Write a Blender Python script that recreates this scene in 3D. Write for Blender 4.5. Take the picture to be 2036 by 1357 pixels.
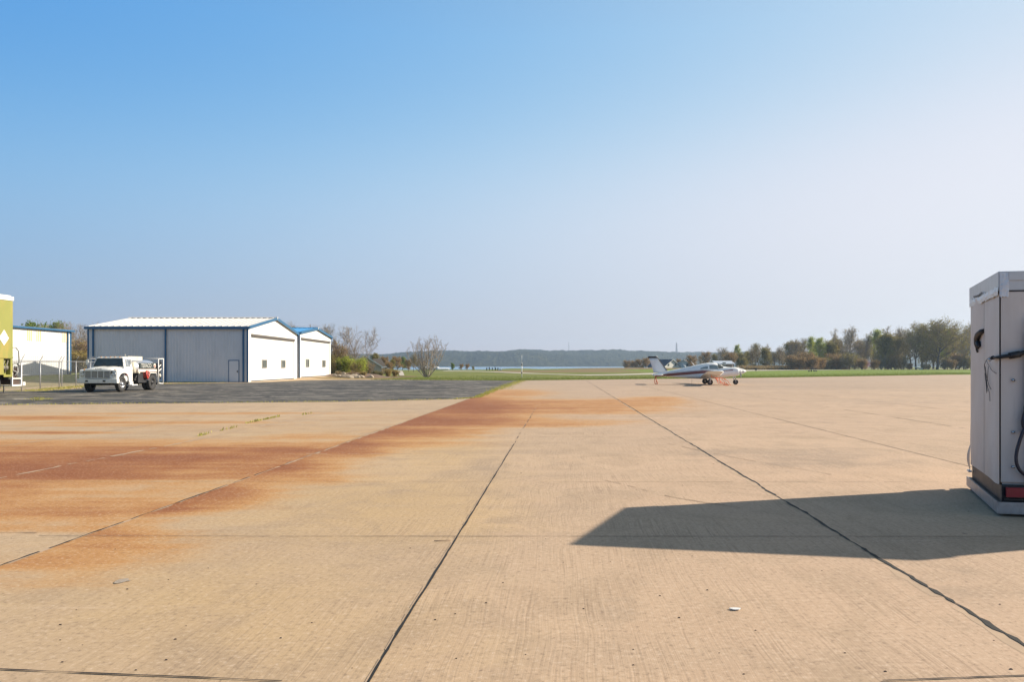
import bpy, math, random
import numpy as np
from mathutils import Vector, Matrix

for o in list(bpy.data.objects): bpy.data.objects.remove(o)
S = bpy.context.scene
COL = S.collection
R = math.radians
# ---------------------------------------------------------------- camera, sky, sun, exposure
CAM_H = 1.55
F = 1500.0            # focal length in photo pixels (2036 wide)
HOR = 728.0           # horizon row of the photo
cam_d = bpy.data.cameras.new('camera')
cam = bpy.data.objects.new('camera', cam_d); COL.objects.link(cam)
cam.location = (0, 0, CAM_H); cam.rotation_euler = (R(90), 0, 0)
cam_d.sensor_width = 36.0; cam_d.lens = F/2036*36
cam_d.shift_y = (HOR-678.5)/2036
cam_d.clip_start = 0.05; cam_d.clip_end = 20000
S.camera = cam

SUN_AZ, SUN_EL = 73.8, 28.0      # azimuth measured from +Y towards +X
W = bpy.data.worlds.new('World'); S.world = W; W.use_nodes = True
wn = W.node_tree.nodes; wl = W.node_tree.links
for n in list(wn): wn.remove(n)
wo = wn.new('ShaderNodeOutputWorld'); bg = wn.new('ShaderNodeBackground')
sky = wn.new('ShaderNodeTexSky'); sky.sky_type = 'NISHITA'; sky.sun_disc = False
sky.sun_elevation = R(SUN_EL); sky.sun_rotation = R(SUN_AZ)
sky.altitude = 100; sky.air_density = 1.0; sky.dust_density = 2.0; sky.ozone_density = 3.0
bg.inputs['Strength'].default_value = 0.12
EXPO = 0.85
# spring haze: the clear-sky model, softened and lifted towards the horizon and towards the sun, zenith out of view dimmed to neutralise the shadow tint
to_sun = Vector((math.sin(R(SUN_AZ))*math.cos(R(SUN_EL)), math.cos(R(SUN_AZ))*math.cos(R(SUN_EL)), math.sin(R(SUN_EL))))
def wm_(op, a, b=0.0, clamp=False):
    n = wn.new('ShaderNodeMath'); n.operation = op; n.use_clamp = clamp
    for i, v in enumerate((a, b)):
        if isinstance(v, bpy.types.NodeSocket): wl.new(v, n.inputs[i])
        else: n.inputs[i].default_value = v
    return n.outputs[0]
tc = wn.new('ShaderNodeTexCoord'); dt = wn.new('ShaderNodeVectorMath'); dt.operation = 'DOT_PRODUCT'
wl.new(tc.outputs['Generated'], dt.inputs[0]); dt.inputs[1].default_value = to_sun
sx_ = wn.new('ShaderNodeSeparateXYZ'); wl.new(tc.outputs['Generated'], sx_.inputs[0])
elev = wm_('MAXIMUM', sx_.outputs[2], 0.0)
hz_ = wm_('POWER', math.exp(-2.5), elev); hz2_ = wm_('EXPONENT', wm_('MULTIPLY', wm_('POWER', wm_('ABSOLUTE', wm_('MULTIPLY', wm_('SUBTRACT', elev, 0.2), 1/0.14)), 2.0), -1.0))
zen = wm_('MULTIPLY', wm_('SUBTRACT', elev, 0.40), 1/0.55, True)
sr = wn.new('ShaderNodeSeparateColor'); cr_ = wn.new('ShaderNodeCombineColor'); wl.new(sky.outputs[0], sr.inputs[0])
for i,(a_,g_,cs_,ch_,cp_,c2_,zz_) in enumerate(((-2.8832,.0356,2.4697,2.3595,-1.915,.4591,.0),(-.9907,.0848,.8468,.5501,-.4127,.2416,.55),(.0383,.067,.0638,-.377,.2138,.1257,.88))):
    p_ = wm_('POWER', wm_('MULTIPLY', sr.outputs[i], 0.05), g_)
    e_ = wm_('EXPONENT', wm_('ADD', wm_('ADD', wm_('MULTIPLY', dt.outputs['Value'], cs_), wm_('ADD', wm_('MULTIPLY', hz_, ch_), wm_('ADD', wm_('MULTIPLY', wm_('MULTIPLY', dt.outputs['Value'], hz_), cp_), wm_('MULTIPLY', hz2_, c2_)))), a_))
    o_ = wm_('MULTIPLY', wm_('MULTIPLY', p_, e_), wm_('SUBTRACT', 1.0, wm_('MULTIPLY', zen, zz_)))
    lim_ = (.82,.86,.95)[i]   # the haze never gets brighter than this
    o_ = wm_('DIVIDE', o_, wm_('POWER', wm_('ADD', 1.0, wm_('POWER', wm_('MULTIPLY', o_, 1/lim_), 7.0)), 1/7.0))
    wl.new(wm_('MULTIPLY', o_, 1/0.12/2**EXPO), cr_.inputs[i])
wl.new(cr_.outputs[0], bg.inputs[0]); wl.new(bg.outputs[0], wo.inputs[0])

sun_d = bpy.data.lights.new('sun', 'SUN'); sun_d.energy = 4.7; sun_d.angle = R(0.55)
sun_d.color = (1.0, 0.885, 0.73)
sun = bpy.data.objects.new('sun', sun_d); COL.objects.link(sun)
to_sun = Vector((math.sin(R(SUN_AZ))*math.cos(R(SUN_EL)), math.cos(R(SUN_AZ))*math.cos(R(SUN_EL)), math.sin(R(SUN_EL))))
sun.rotation_euler = to_sun.to_track_quat('Z', 'Y').to_euler()
sun.location = (30, 10, 30)
S.view_settings.view_transform = 'Standard'; S.view_settings.look = 'None'
S.view_settings.exposure = EXPO; S.view_settings.gamma = 1.0
S.cycles.max_bounces = 5; S.cycles.diffuse_bounces = 2; S.cycles.glossy_bounces = 3
S.cycles.transmission_bounces = 4; S.cycles.transparent_max_bounces = 8; S.cycles.volume_bounces = 0
S.cycles.caustics_reflective = False; S.cycles.caustics_refractive = False

# ---------------------------------------------------------------- helpers
def G(px, py, z=0.0):
    D = (CAM_H-z)*F/(py-HOR)
    return ((px-1018)/F*D, D)
def X_at(px, D): return (px-1018)/F*D
def Z_at(py, D): return CAM_H+(HOR-py)*D/F
def lin(c):
    return tuple(((v/255)/12.92 if v/255 <= 0.04045 else (((v/255)+0.055)/1.055)**2.4) for v in c)
random.seed(7)

def tag(o, label=None, cat=None, group=None, kind=None):
    if label: o['label'] = label
    if cat: o['category'] = cat
    if group: o['group'] = group
    if kind: o['kind'] = kind
    return o

def thing(name, label, cat, loc=(0,0,0), rz=0.0, group=None):
    o = bpy.data.objects.new(name, None); COL.objects.link(o)
    o.empty_display_size = 0.2
    o.location = loc; o.rotation_euler = (0,0,rz)
    return tag(o, label, cat, group)

class MB:
    def __init__(s): s.v=[]; s.f=[]; s.m=[]; s.sm=[]
    def add(s, vs, fs, m=0, smooth=False):
        b=len(s.v); s.v += [tuple(v) for v in vs]
        for f in fs: s.f.append(tuple(b+i for i in f)); s.m.append(m); s.sm.append(smooth)
        return s
    def box(s, lo, hi, m=0, M=None):
        x0,y0,z0=lo; x1,y1,z1=hi
        vs=[(x0,y0,z0),(x1,y0,z0),(x1,y1,z0),(x0,y1,z0),(x0,y0,z1),(x1,y0,z1),(x1,y1,z1),(x0,y1,z1)]
        if M is not None: vs=[M@Vector(v) for v in vs]
        return s.add(vs,[(0,3,2,1),(4,5,6,7),(0,1,5,4),(1,2,6,5),(2,3,7,6),(3,0,4,7)],m)
    def hexa(s, bot, top, m=0):
        return s.add(list(bot)+list(top),[(0,3,2,1),(4,5,6,7),(0,1,5,4),(1,2,6,5),(2,3,7,6),(3,0,4,7)],m)
    def prism(s, poly, off, m=0, smooth=False):
        """poly: list of 3D points, off: extrusion vector"""
        n=len(poly); off=Vector(off)
        vs=[Vector(p) for p in poly]+[Vector(p)+off for p in poly]
        fs=[tuple(range(n))[::-1], tuple(range(n,2*n))]+[(i,(i+1)%n,n+(i+1)%n,n+i) for i in range(n)]
        return s.add(vs,fs,m,smooth)
    def tube(s, pts, r, n=8, m=0, cap=True, smooth=True):
        pts=[Vector(p) for p in pts]; rs = r if isinstance(r,(list,tuple)) else [r]*len(pts)
        vs=[]; prev=None
        for i,p in enumerate(pts):
            d=(pts[min(i+1,len(pts)-1)]-pts[max(i-1,0)])
            if d.length<1e-9: d=Vector((0,0,1))
            d.normalize()
            if prev is None:
                a=Vector((0,0,1)) if abs(d.z)<0.9 else Vector((1,0,0))
                u=d.cross(a).normalized()
            else:
                u=(prev-d*prev.dot(d))
                u = u.normalized() if u.length>1e-6 else d.orthogonal().normalized()
            prev=u; w=d.cross(u)
            for k in range(n):
                a=2*math.pi*k/n
                vs.append(p+(u*math.cos(a)+w*math.sin(a))*rs[i])
        fs=[]
        for i in range(len(pts)-1):
            for k in range(n):
                a=i*n+k; b=i*n+(k+1)%n
                fs.append((a,b,b+n,a+n))
        s.add(vs,fs,m,smooth)
        if cap:
            b=len(s.v)-len(vs)
            s.f.append(tuple(b+k for k in range(n))[::-1]); s.m.append(m); s.sm.append(False)
            e=b+(len(pts)-1)*n
            s.f.append(tuple(e+k for k in range(n))); s.m.append(m); s.sm.append(False)
        return s
    def lathe(s, prof, c, axis, n=24, m=0, smooth=True):
        """prof: (radius, offset along axis)"""
        ax=Vector(axis).normalized(); u=ax.orthogonal().normalized(); w=ax.cross(u); c=Vector(c)
        vs=[]
        for r,h in prof:
            for k in range(n):
                a=2*math.pi*k/n
                vs.append(c+ax*h+(u*math.cos(a)+w*math.sin(a))*max(r,1e-4))
        fs=[]
        for i in range(len(prof)-1):
            for k in range(n):
                a=i*n+k; b=i*n+(k+1)%n
                fs.append((a,b,b+n,a+n))
        return s.add(vs,fs,m,smooth)
    def loft(s, secs, m=0, smooth=True, cap=True, mfun=None):
        n=len(secs[0]); vs=[v for sec in secs for v in sec]; fs=[]; ms=[]
        for i in range(len(secs)-1):
            for k in range(n):
                fs.append((i*n+k,i*n+(k+1)%n,(i+1)*n+(k+1)%n,(i+1)*n+k))
        s.add(vs,fs,m,smooth)
        if cap:
            b=len(s.v)-len(vs)
            s.f.append(tuple(b+k for k in range(n))[::-1]); s.m.append(m); s.sm.append(False)
            e=b+(len(secs)-1)*n
            s.f.append(tuple(e+k for k in range(n))); s.m.append(m); s.sm.append(False)
        return s
    def build(s, name, mats, parent=None, bevel=0, loc=None, label=None, recalc=True):
        me=bpy.data.meshes.new(name); me.from_pydata([tuple(v) for v in s.v],[],s.f)
        if not isinstance(mats,(list,tuple)): mats=[mats]
        for m in mats: me.materials.append(m)
        me.polygons.foreach_set('material_index', s.m)
        me.polygons.foreach_set('use_smooth', s.sm)
        if recalc:
            import bmesh
            bm=bmesh.new(); bm.from_mesh(me); bmesh.ops.recalc_face_normals(bm, faces=bm.faces); bm.to_mesh(me); bm.free()
        me.update()
        o=bpy.data.objects.new(name, me); COL.objects.link(o)
        if parent is not None: o.parent=parent
        if loc is not None: o.location=loc
        if bevel:
            b=o.modifiers.new('bevel','BEVEL'); b.width=bevel; b.segments=2; b.limit_method='ANGLE'; b.angle_limit=R(40)
        if label: o['label']=label
        return o

def np_mesh(name, V, Fq, mats, mi=None, smooth=False, parent=None):
    """V (n,3) array, Fq (m,k) array"""
    me=bpy.data.meshes.new(name)
    V=np.asarray(V,dtype=np.float32); Fq=np.asarray(Fq,dtype=np.int32)
    me.vertices.add(len(V)); me.vertices.foreach_set('co', V.ravel())
    k=Fq.shape[1]; me.loops.add(len(Fq)*k); me.loops.foreach_set('vertex_index', Fq.ravel())
    me.polygons.add(len(Fq)); me.polygons.foreach_set('loop_start', np.arange(0,len(Fq)*k,k,dtype=np.int32))
    for m in mats: me.materials.append(m)
    if mi is not None: me.polygons.foreach_set('material_index', np.asarray(mi,dtype=np.int32))
    me.polygons.foreach_set('use_smooth', np.full(len(Fq),smooth,dtype=bool))
    me.update(calc_edges=True); me.validate()
    if name is None: return me
    o=bpy.data.objects.new(name, me); COL.objects.link(o)
    if parent is not None: o.parent=parent
    return o

def copy_tree(o, parent=None):
    c=o.copy(); COL.objects.link(c); c.parent=parent
    for ch in list(o.children):
        copy_tree(ch, c)
    return c

# ---------------------------------------------------------------- node helpers
class NT:
    def __init__(s, name):
        s.mat=bpy.data.materials.new(name); s.mat.use_nodes=True
        s.t=s.mat.node_tree; s.n=s.t.nodes; s.l=s.t.links
        s.b=s.n.get('Principled BSDF'); s.out=s.n.get('Material Output')
    def set(s, sock, v):
        if isinstance(v, bpy.types.NodeSocket): s.l.new(v, sock)
        elif isinstance(v,(tuple,list)) and len(v)==3 and sock.type=='RGBA': sock.default_value=(*v,1)
        else: sock.default_value=v
    def math(s, op, a, b=0.0, c=None, clamp=False):
        n=s.n.new('ShaderNodeMath'); n.operation=op; n.use_clamp=clamp
        s.set(n.inputs[0],a); s.set(n.inputs[1],b)
        if c is not None: s.set(n.inputs[2],c)
        return n.outputs[0]
    def mix(s, fac, a, b, mode='MIX'):
        n=s.n.new('ShaderNodeMix'); n.data_type='RGBA'; n.blend_type=mode
        s.set(n.inputs[0],fac); s.set(n.inputs[6],a); s.set(n.inputs[7],b)
        return n.outputs[2]
    def coord(s, kind='Object'):
        n=s.n.new('ShaderNodeTexCoord'); return n.outputs[kind]
    def mapping(s, vec, scale=(1,1,1), rot=(0,0,0), loc=(0,0,0)):
        n=s.n.new('ShaderNodeMapping'); s.l.new(vec,n.inputs[0])
        n.inputs['Scale'].default_value=scale; n.inputs['Rotation'].default_value=rot; n.inputs['Location'].default_value=loc
        return n.outputs[0]
    def noise(s, vec, scale, detail=3, rough=0.55, dist=0.0, col=False):
        n=s.n.new('ShaderNodeTexNoise'); s.l.new(vec,n.inputs['Vector'])
        n.inputs['Scale'].default_value=scale; n.inputs['Detail'].default_value=detail
        n.inputs['Roughness'].default_value=rough; n.inputs['Distortion'].default_value=dist
        return n.outputs['Color' if col else 'Fac']
    def ramp(s, fac, stops, interp='LINEAR'):
        n=s.n.new('ShaderNodeValToRGB'); s.set(n.inputs[0],fac); cr=n.color_ramp; cr.interpolation=interp
        while len(cr.elements)<len(stops): cr.elements.new(0.5)
        for e,(p,c) in zip(cr.elements, stops):
            e.position=p; e.color=(*c,1) if len(c)==3 else c
        return n.outputs[0]
    def mr(s, v, a,b,c=0.0,d=1.0, smooth=False):
        n=s.n.new('ShaderNodeMapRange'); n.interpolation_type='SMOOTHSTEP' if smooth else 'LINEAR'; n.clamp=True
        s.set(n.inputs[0],v)
        for i,x in enumerate((a,b,c,d)): n.inputs[i+1].default_value=x
        return n.outputs[0]
    def bump(s, h, strength=0.3, dist=0.02):
        n=s.n.new('ShaderNodeBump'); s.l.new(h,n.inputs['Height']); n.inputs['Strength'].default_value=strength; n.inputs['Distance'].default_value=dist
        s.l.new(n.outputs[0], s.b.inputs['Normal']); return n
    def base(s, c): s.set(s.b.inputs['Base Color'], c)
    def rough(s, r): s.set(s.b.inputs['Roughness'], r)

def M(name, c, rough=0.5, metal=0.0, var=0.12, vscale=3.0, bump=0.0, bscale=20, dirt=None, dirt_amt=0.0, spec=None, emission=None):
    t=NT(name); co=t.coord('Object')
    nz=t.noise(co, vscale, 4)
    a=tuple(max(0,x*(1-var)) for x in c); b=tuple(min(1,x*(1+var)) for x in c)
    col=t.mix(nz, a, b)
    if dirt:
        dn=t.noise(t.mapping(co,(1,1,0.35)), vscale*1.7, 6, 0.65)
        f=t.math('MULTIPLY', t.mr(dn,0.5,0.75), dirt_amt)
        col=t.mix(f, col, dirt)
    t.base(col)
    t.rough(t.mr(nz,0.2,0.8,max(0,rough-0.08),min(1,rough+0.08)))
    t.b.inputs['Metallic'].default_value=metal
    if spec is not None: t.b.inputs['Specular IOR Level'].default_value=spec
    if bump: t.bump(t.noise(co,bscale,4), bump, 0.01)
    return t.mat
# ================================================================ GROUND
rng = np.random.default_rng(3)
SK = 0.066                     # the slab lanes run slightly to the right of the lens axis
def sstep(a,b,x):
    t=np.clip((x-a)/(b-a),0,1); return t*t*(3-2*t)
def terrain(X,Y):
    X=np.asarray(X,float); Y=np.asarray(Y,float)
    z=np.full(np.broadcast(X,Y).shape,-0.02)
    ang=X/np.maximum(Y,1)
    # rise under the back left hangar and beside the far hangar
    z=z+0.62*sstep(-41,-46,X)*sstep(66,78,Y)*(1-sstep(120,170,Y))
    z=z+0.17*sstep(84,90,Y)*sstep(-21.5,-24.5,X)*sstep(-60,-42,X)*(1-sstep(115,150,Y))
    # right hand field lifts gently
    z=z+0.32*sstep(15,60,X)*sstep(115,230,Y)
    z=z+0.35*sstep(-30,-60,X)*sstep(120,170,Y)*(1-sstep(210,290,Y))
    # mounds in front of the lake
    z=z+0.66*np.exp(-((X-30)/26)**2)*np.exp(-((Y-272)/26)**2)
    z=z+0.30*np.exp(-((X-62)/26)**2)*np.exp(-((Y-285)/24)**2)
    z=z+0.5*np.exp(-((X-2)/8)**2)*np.exp(-((Y-300)/14)**2)
    # gentle unevenness
    z=z+0.05*np.sin(X*0.11+Y*0.05)*np.sin(Y*0.07)*sstep(120,160,Y)
    # down under the lake
    lake=sstep(305,345,Y)*(1-sstep(0.17,0.20,ang)*(1-sstep(800,900,Y)))
    lake=np.maximum(lake, sstep(305,345,Y)*0)
    left=sstep(-0.12,-0.16,ang)*(1-sstep(380,440,Y))
    z=z-(z+3.0)*lake*(1-left)
    return z
def Tz(x,y): return float(terrain(x,y))

aa=np.linspace(-2.2,2.2,261); DD=np.concatenate([np.linspace(-12,60,12),np.linspace(64,400,150),np.linspace(410,900,25),[1000,1300,1700,2200,2900]])
A,Dg=np.meshgrid(aa,DD); Xg=A*(Dg+15)
Zg=terrain(Xg,Dg)
nr,nc=Xg.shape
V=np.stack([Xg,Dg,Zg],-1).reshape(-1,3)
idx=np.arange(nr*nc).reshape(nr,nc)
Fq=np.stack([idx[:-1,:-1],idx[:-1,1:],idx[1:,1:],idx[1:,:-1]],-1).reshape(-1,4)

t=NT('ground_material'); co=t.coord('Object')
at=t.n.new('ShaderNodeAttribute'); at.attribute_name='zone'
sep=t.n.new('ShaderNodeSeparateColor'); t.l.new(at.outputs['Color'],sep.inputs[0])
n1=t.noise(t.mapping(co,(0.10,0.05,1)),1.0,5,0.6); n2=t.noise(co,1.3,5,0.7); n3=t.noise(co,9,3,0.7)
green=t.mix(t.mr(n1,0.35,0.68),(0.125,0.155,0.036),(0.205,0.215,0.062))
green=t.mix(t.math('MULTIPLY',t.mr(n2,0.45,0.75),0.5),green,(0.22,0.20,0.075))
brown=t.mix(t.mr(n1,0.3,0.7),(0.19,0.15,0.075),(0.24,0.175,0.085))
sand=t.mix(n2,(0.42,0.30,0.185),(0.50,0.38,0.25))
sand=t.mix(t.math('MULTIPLY',t.mr(n3,0.5,0.8),0.35),sand,(0.25,0.19,0.11))
bright=t.mix(t.mr(n2,0.3,0.7),(0.125,0.185,0.030),(0.20,0.255,0.05))
edge=t.math('MULTIPLY',t.math('SUBTRACT',n2,0.5),0.5)
c=t.mix(t.mr(t.math('ADD',sep.outputs[1],edge),0.35,0.65),green,brown)
c=t.mix(t.mr(t.math('ADD',sep.outputs[2],edge),0.35,0.65),c,bright)
c=t.mix(t.mr(t.math('ADD',sep.outputs[0],edge),0.35,0.65),c,sand)
t.base(c); t.rough(0.95); t.b.inputs['Specular IOR Level'].default_value=0.1
t.bump(n3,0.5,0.05)
ground=np_mesh('ground',V,Fq,[t.mat],smooth=True); tag(ground,kind='structure')
zone=np.zeros((nr*nc,4),np.float32); zone[:,3]=1
Xf,Df=Xg.ravel(),Dg.ravel()
sandm=((Df<100)&(Xf<-5)&(Xf>-34)).astype(float)*(1-sstep(-15,-9,Xf)*sstep(82,86,Df))
sandm=np.maximum(sandm*(1-sstep(88,90,Df)*sstep(-24.5,-23,Xf)), 0)
sandm=np.maximum(sandm,((Df<72)&(Xf<-28)).astype(float)*0.52)
zone[:,0]=sandm
brm=np.exp(-((Xf-42)/26)**2-((Df-262)/35)**2)+0.9*((Df>175)&(Df<250)&(Xf>-5)&(Xf<60))*np.exp(-((Df-205)/40)**2)
brm+=((Xf<-14)&(Df>88)&(Df<118)&(Xf>-30)).astype(float)*0.8
zone[:,1]=np.clip(brm,0,1)
zone[:,2]=sstep(20,45,Xf)*(1-sstep(232,250,Df))
ca=ground.data.color_attributes.new('zone','FLOAT_COLOR','POINT'); ca.data.foreach_set('color',zone.ravel())

# ---------------------------------------------------------------- concrete apron
blobs=[ # photo px x, y, rx, ry, rust  (where the run-off has stained the slabs)
 (60,940,420,52,1.00),(300,912,330,14,1.15),(120,905,300,20,0.85),(560,895,130,10,1.0),(330,930,330,22,0.70),(150,1025,200,22,0.80),(60,1000,260,26,0.55),
 (420,885,260,12,0.55),(620,868,160,8,0.55),(90,832,190,5,0.75),(330,841,330,3.2,0.60),(90,861,150,3.5,0.85),(560,822,260,3,0.30),(160,847,200,3,0.4),(300,823,300,2.5,0.45),
]
blobsR=[
 (960,812,100,20,1.15),(900,838,160,13,1.10),(1020,782,90,9,0.55),(820,862,150,12,0.75),(1000,800,150,5,0.75),(1040,845,150,6,0.6),(700,885,90,12,0.55),(870,855,120,5,0.6),
 (560,930,110,14,0.55),(430,985,110,18,0.62),(330,1010,80,14,0.5),(200,1072,150,20,0.36),(110,1110,190,24,0.26),(330,1090,220,30,0.12),(90,1165,240,44,0.20),(700,900,70,14,0.42),(620,955,110,12,0.30),
 (1270,800,110,9,0.42),(1210,818,170,9,0.40),(1240,806,220,16,0.25),(1310,793,50,4,0.45),(1120,810,120,10,0.45),(1170,840,200,8,0.30),(840,885,160,9,0.35),
]
yel=[(880,900,120,50,0.75),(700,1010,360,90,0.75),(400,1180,420,120,0.65),(860,1000,160,70,0.5),(520,880,300,30,0.4),(200,830,360,25,0.3),(1380,840,120,25,0.5),(1240,905,60,22,0.55),(620,1300,500,80,0.35)]
grey=[(1600,905,190,22,0.6),(1450,900,110,10,0.6),(1620,925,160,10,0.5),(1800,800,200,8,0.5),(960,925,50,22,0.6),(1010,980,60,24,0.45),(1130,930,60,20,0.3),(1700,770,250,6,0.6),(1500,760,300,4,0.5),
      (1240,1240,60,130,0.28),(760,1180,220,40,0.25),(140,1010,100,10,0.2),(1560,985,120,10,0.3),(1900,1180,120,60,0.45),(1080,1080,60,20,0.35),(1660,1110,200,16,0.3),(230,870,220,3,0.3),(520,805,180,3,0.15),(1650,840,260,4,0.35)]
def bsum(bl,px,py):
    s=np.zeros_like(px)
    for (x,y,rx,ry,a) in bl:
        e=((px-x)/rx)**2+((py-y)/ry)**2
        s=np.maximum(s,a*np.exp(-e*0.9)) if a>0.5 else s+a*np.exp(-e)*(1-np.clip(s,0,1))
    return s
def apron_patch(u,rfun,n_rows,left):
    g=np.linspace(0,1,n_rows)**2.3
    U,Gr=np.meshgrid(u,g)
    E=rfun(U); Dv=-8+(E+8)*Gr; Xv=U+SK*Dv
    P=np.stack([Xv,Dv,np.zeros_like(Xv)],-1).reshape(-1,3)
    ix=np.arange(U.size).reshape(U.shape)
    Q=np.stack([ix[:-1,:-1],ix[:-1,1:],ix[1:,1:],ix[1:,:-1]],-1).reshape(-1,4)
    Ds=np.maximum(Dv,1.5); px=1018+Xv/Ds*F; py=HOR+CAM_H*F/Ds
    r=bsum(blobs if left else blobsR,px,py)
    if left:
        fill=sstep(866,884,py)*(1-sstep(1030,1064,py)*0.35)
        ju=u[None,:]+0*py
        far_=1-0.0*ju
        r=np.maximum(r,0.62*fill); r=np.maximum(r,0.22*sstep(812,830,py))
        r=r+0.16*((py>890)&(py<953)); r=r-0.22*((py>955)&(py<992))*sstep(-60,250,px)
        r=np.where((Dv<6.93),r*0.22+0.10,r)
    y_=bsum(yel,px,py); k_=bsum(grey,px,py)
    if not left:
        y_=y_*(1-sstep(900,1250,px)*0.8)
        uu=u[None,:]+4.34
        r=r+0.46*np.exp(-uu/0.65)*sstep(5.4,8.2,Dv)*(1-sstep(34,46,Dv))+0.22*np.exp(-uu/1.8)*sstep(4.2,6,Dv)*(1-sstep(30,50,Dv))
    st=np.stack([np.clip(r,0,1.4),np.clip(y_,0,1),np.clip(k_,0,1),np.ones_like(r)],-1).reshape(-1,4)
    return P,Q,st
uR=np.concatenate([np.arange(-4.34,8,0.16),np.arange(8,24,0.4),np.arange(24,76,1.6),[80,95,110]])
uL=np.concatenate([[-75,-65,-55,-48],np.arange(-42,-20,0.8),np.arange(-20,-4.5,0.22),[-4.34]])
edge_u=[-4.34,24.6,74,110]; edge_D=[80.0,96.9,136.8,166]
P1,Q1,s1=apron_patch(uR,lambda U:np.interp(U,edge_u,edge_D),300,False)
P2,Q2,s2=apron_patch(uL,lambda U:np.full_like(U,39.0),240,True)
V=np.concatenate([P1,P2]); Fq=np.concatenate([Q1,Q2+len(P1)]); st=np.concatenate([s1,s2])

t=NT('apron_concrete'); co=t.coord('Object')
mp=t.n.new('ShaderNodeVectorMath'); mp.operation='DOT_PRODUCT'; t.l.new(co,mp.inputs[0]); mp.inputs[1].default_value=(1,-SK,0)
xyz=t.n.new('ShaderNodeSeparateXYZ'); t.l.new(co,xyz.inputs[0])
cmb=t.n.new('ShaderNodeCombineXYZ'); t.l.new(mp.outputs['Value'],cmb.inputs[0]); t.l.new(xyz.outputs[1],cmb.inputs[1])
uv=cmb.outputs[0]
at=t.n.new('ShaderNodeAttribute'); at.attribute_name='stain'
sep=t.n.new('ShaderNodeSeparateColor'); t.l.new(at.outputs['Color'],sep.inputs[0])
rust,yelw,gry=sep.outputs[0],sep.outputs[1],sep.outputs[2]
big=t.noise(uv,0.35,5,0.6,0.6); mid=t.noise(uv,1.7,6,0.68,0.3); fine=t.noise(uv,26,5,0.75); vfine=t.noise(uv,120,2,0.6)
stk=t.noise(t.mapping(uv,(0.10,1.15,1)),1.0,7,0.66,0.5)
stk2=t.noise(t.mapping(uv,(0.32,4.6,1)),1.0,6,0.7,0.3)
c0=t.mix(t.mr(big,0.3,0.7),(0.480,0.345,0.218),(0.420,0.300,0.188))
c0=t.mix(t.mr(mid,0.35,0.72),c0,(0.50,0.370,0.240))
pk=t.mr(mp.outputs['Value'],-3.5,2.5)
c0=t.mix(t.math('MULTIPLY',pk,0.75),c0,t.mix(mid,(0.465,0.318,0.222),(0.53,0.375,0.268)))
c0=t.mix(t.math('MULTIPLY',t.mr(t.math('ADD',yelw,t.math('MULTIPLY',t.math('SUBTRACT',mid,0.5),0.8)),0.10,0.95),0.72),c0,(0.515,0.345,0.150))
su=t.math('FLOOR',t.math('MULTIPLY',t.math('ADD',mp.outputs['Value'],0.945),1/3.6)); sv=t.math('FLOOR',t.math('MULTIPLY',t.math('ADD',xyz.outputs[1],-0.46),1/3.195))
sc=t.n.new('ShaderNodeCombineXYZ'); t.l.new(su,sc.inputs[0]); t.l.new(sv,sc.inputs[1]); wn_=t.n.new('ShaderNodeTexWhiteNoise'); t.l.new(sc.outputs[0],wn_.inputs['Vector'])
c0=t.mix(t.math('MULTIPLY',t.mr(wn_.outputs['Value'],0.3,1.0),0.28),c0,(0.355,0.262,0.178))
c0=t.mix(t.math('MULTIPLY',t.mr(wn_.outputs['Value'],0.35,0.0),0.22),c0,(0.51,0.37,0.245))
blot=t.noise(uv,0.9,7,0.72,0.8)
c0=t.mix(t.math('MULTIPLY',t.mr(blot,0.47,0.66),0.60),c0,(0.325,0.235,0.155))
gm=t.mr(t.math('ADD',gry,t.math('MULTIPLY',t.math('SUBTRACT',mid,0.5),1.9)),0.22,0.95)
c0=t.mix(t.math('MULTIPLY',gm,0.80),c0,(0.27,0.205,0.155))
# far right slabs weather greyer in long streaks
far=t.mr(xyz.outputs[1],22,75)
c0=t.mix(t.math('MULTIPLY',t.mr(stk,0.44,0.66),t.math('ADD',0.14,t.math('MULTIPLY',far,0.72))),c0,(0.30,0.235,0.185))
c0=t.mix(t.math('MULTIPLY',far,0.38),c0,(0.36,0.275,0.21))
# rust
rr=t.math('ADD',rust,t.math('MULTIPLY',t.math('SUBTRACT',stk,0.5),1.0))
rr=t.math('ADD',rr,t.math('MULTIPLY',t.math('SUBTRACT',stk2,0.5),0.75))
rr=t.math('ADD',rr,t.math('MULTIPLY',t.math('SUBTRACT',mid,0.5),0.65))
gate=t.mr(rust,0.02,0.42)
rr=t.math('ADD',rr,t.math('MULTIPLY',t.math('SUBTRACT',fine,0.5),0.45)); rr=t.math('ADD',rr,t.math('MULTIPLY',t.math('SUBTRACT',blot,0.5),0.6))
rr=t.math('MULTIPLY',rr,gate)
m1=t.mr(rr,-0.02,0.55,0,1,True); m2=t.mr(rr,0.34,0.98,0,1,True); m3=t.mr(rr,0.80,1.35,0,1,True)
c1=t.mix(t.math('MULTIPLY',m1,0.9),c0,(0.475,0.245,0.082))
c1=t.mix(m2,c1,(0.315,0.122,0.038))
c1=t.mix(t.math('MULTIPLY',m3,0.8),c1,(0.215,0.062,0.018))
# light scratches / dried mineral streaks
ls=t.noise(t.mapping(uv,(0.22,6.5,1)),1.0,5,0.6,0.2)
c1=t.mix(t.math('MULTIPLY',t.mr(ls,0.64,0.74),0.35),c1,(0.56,0.42,0.30))
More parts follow.
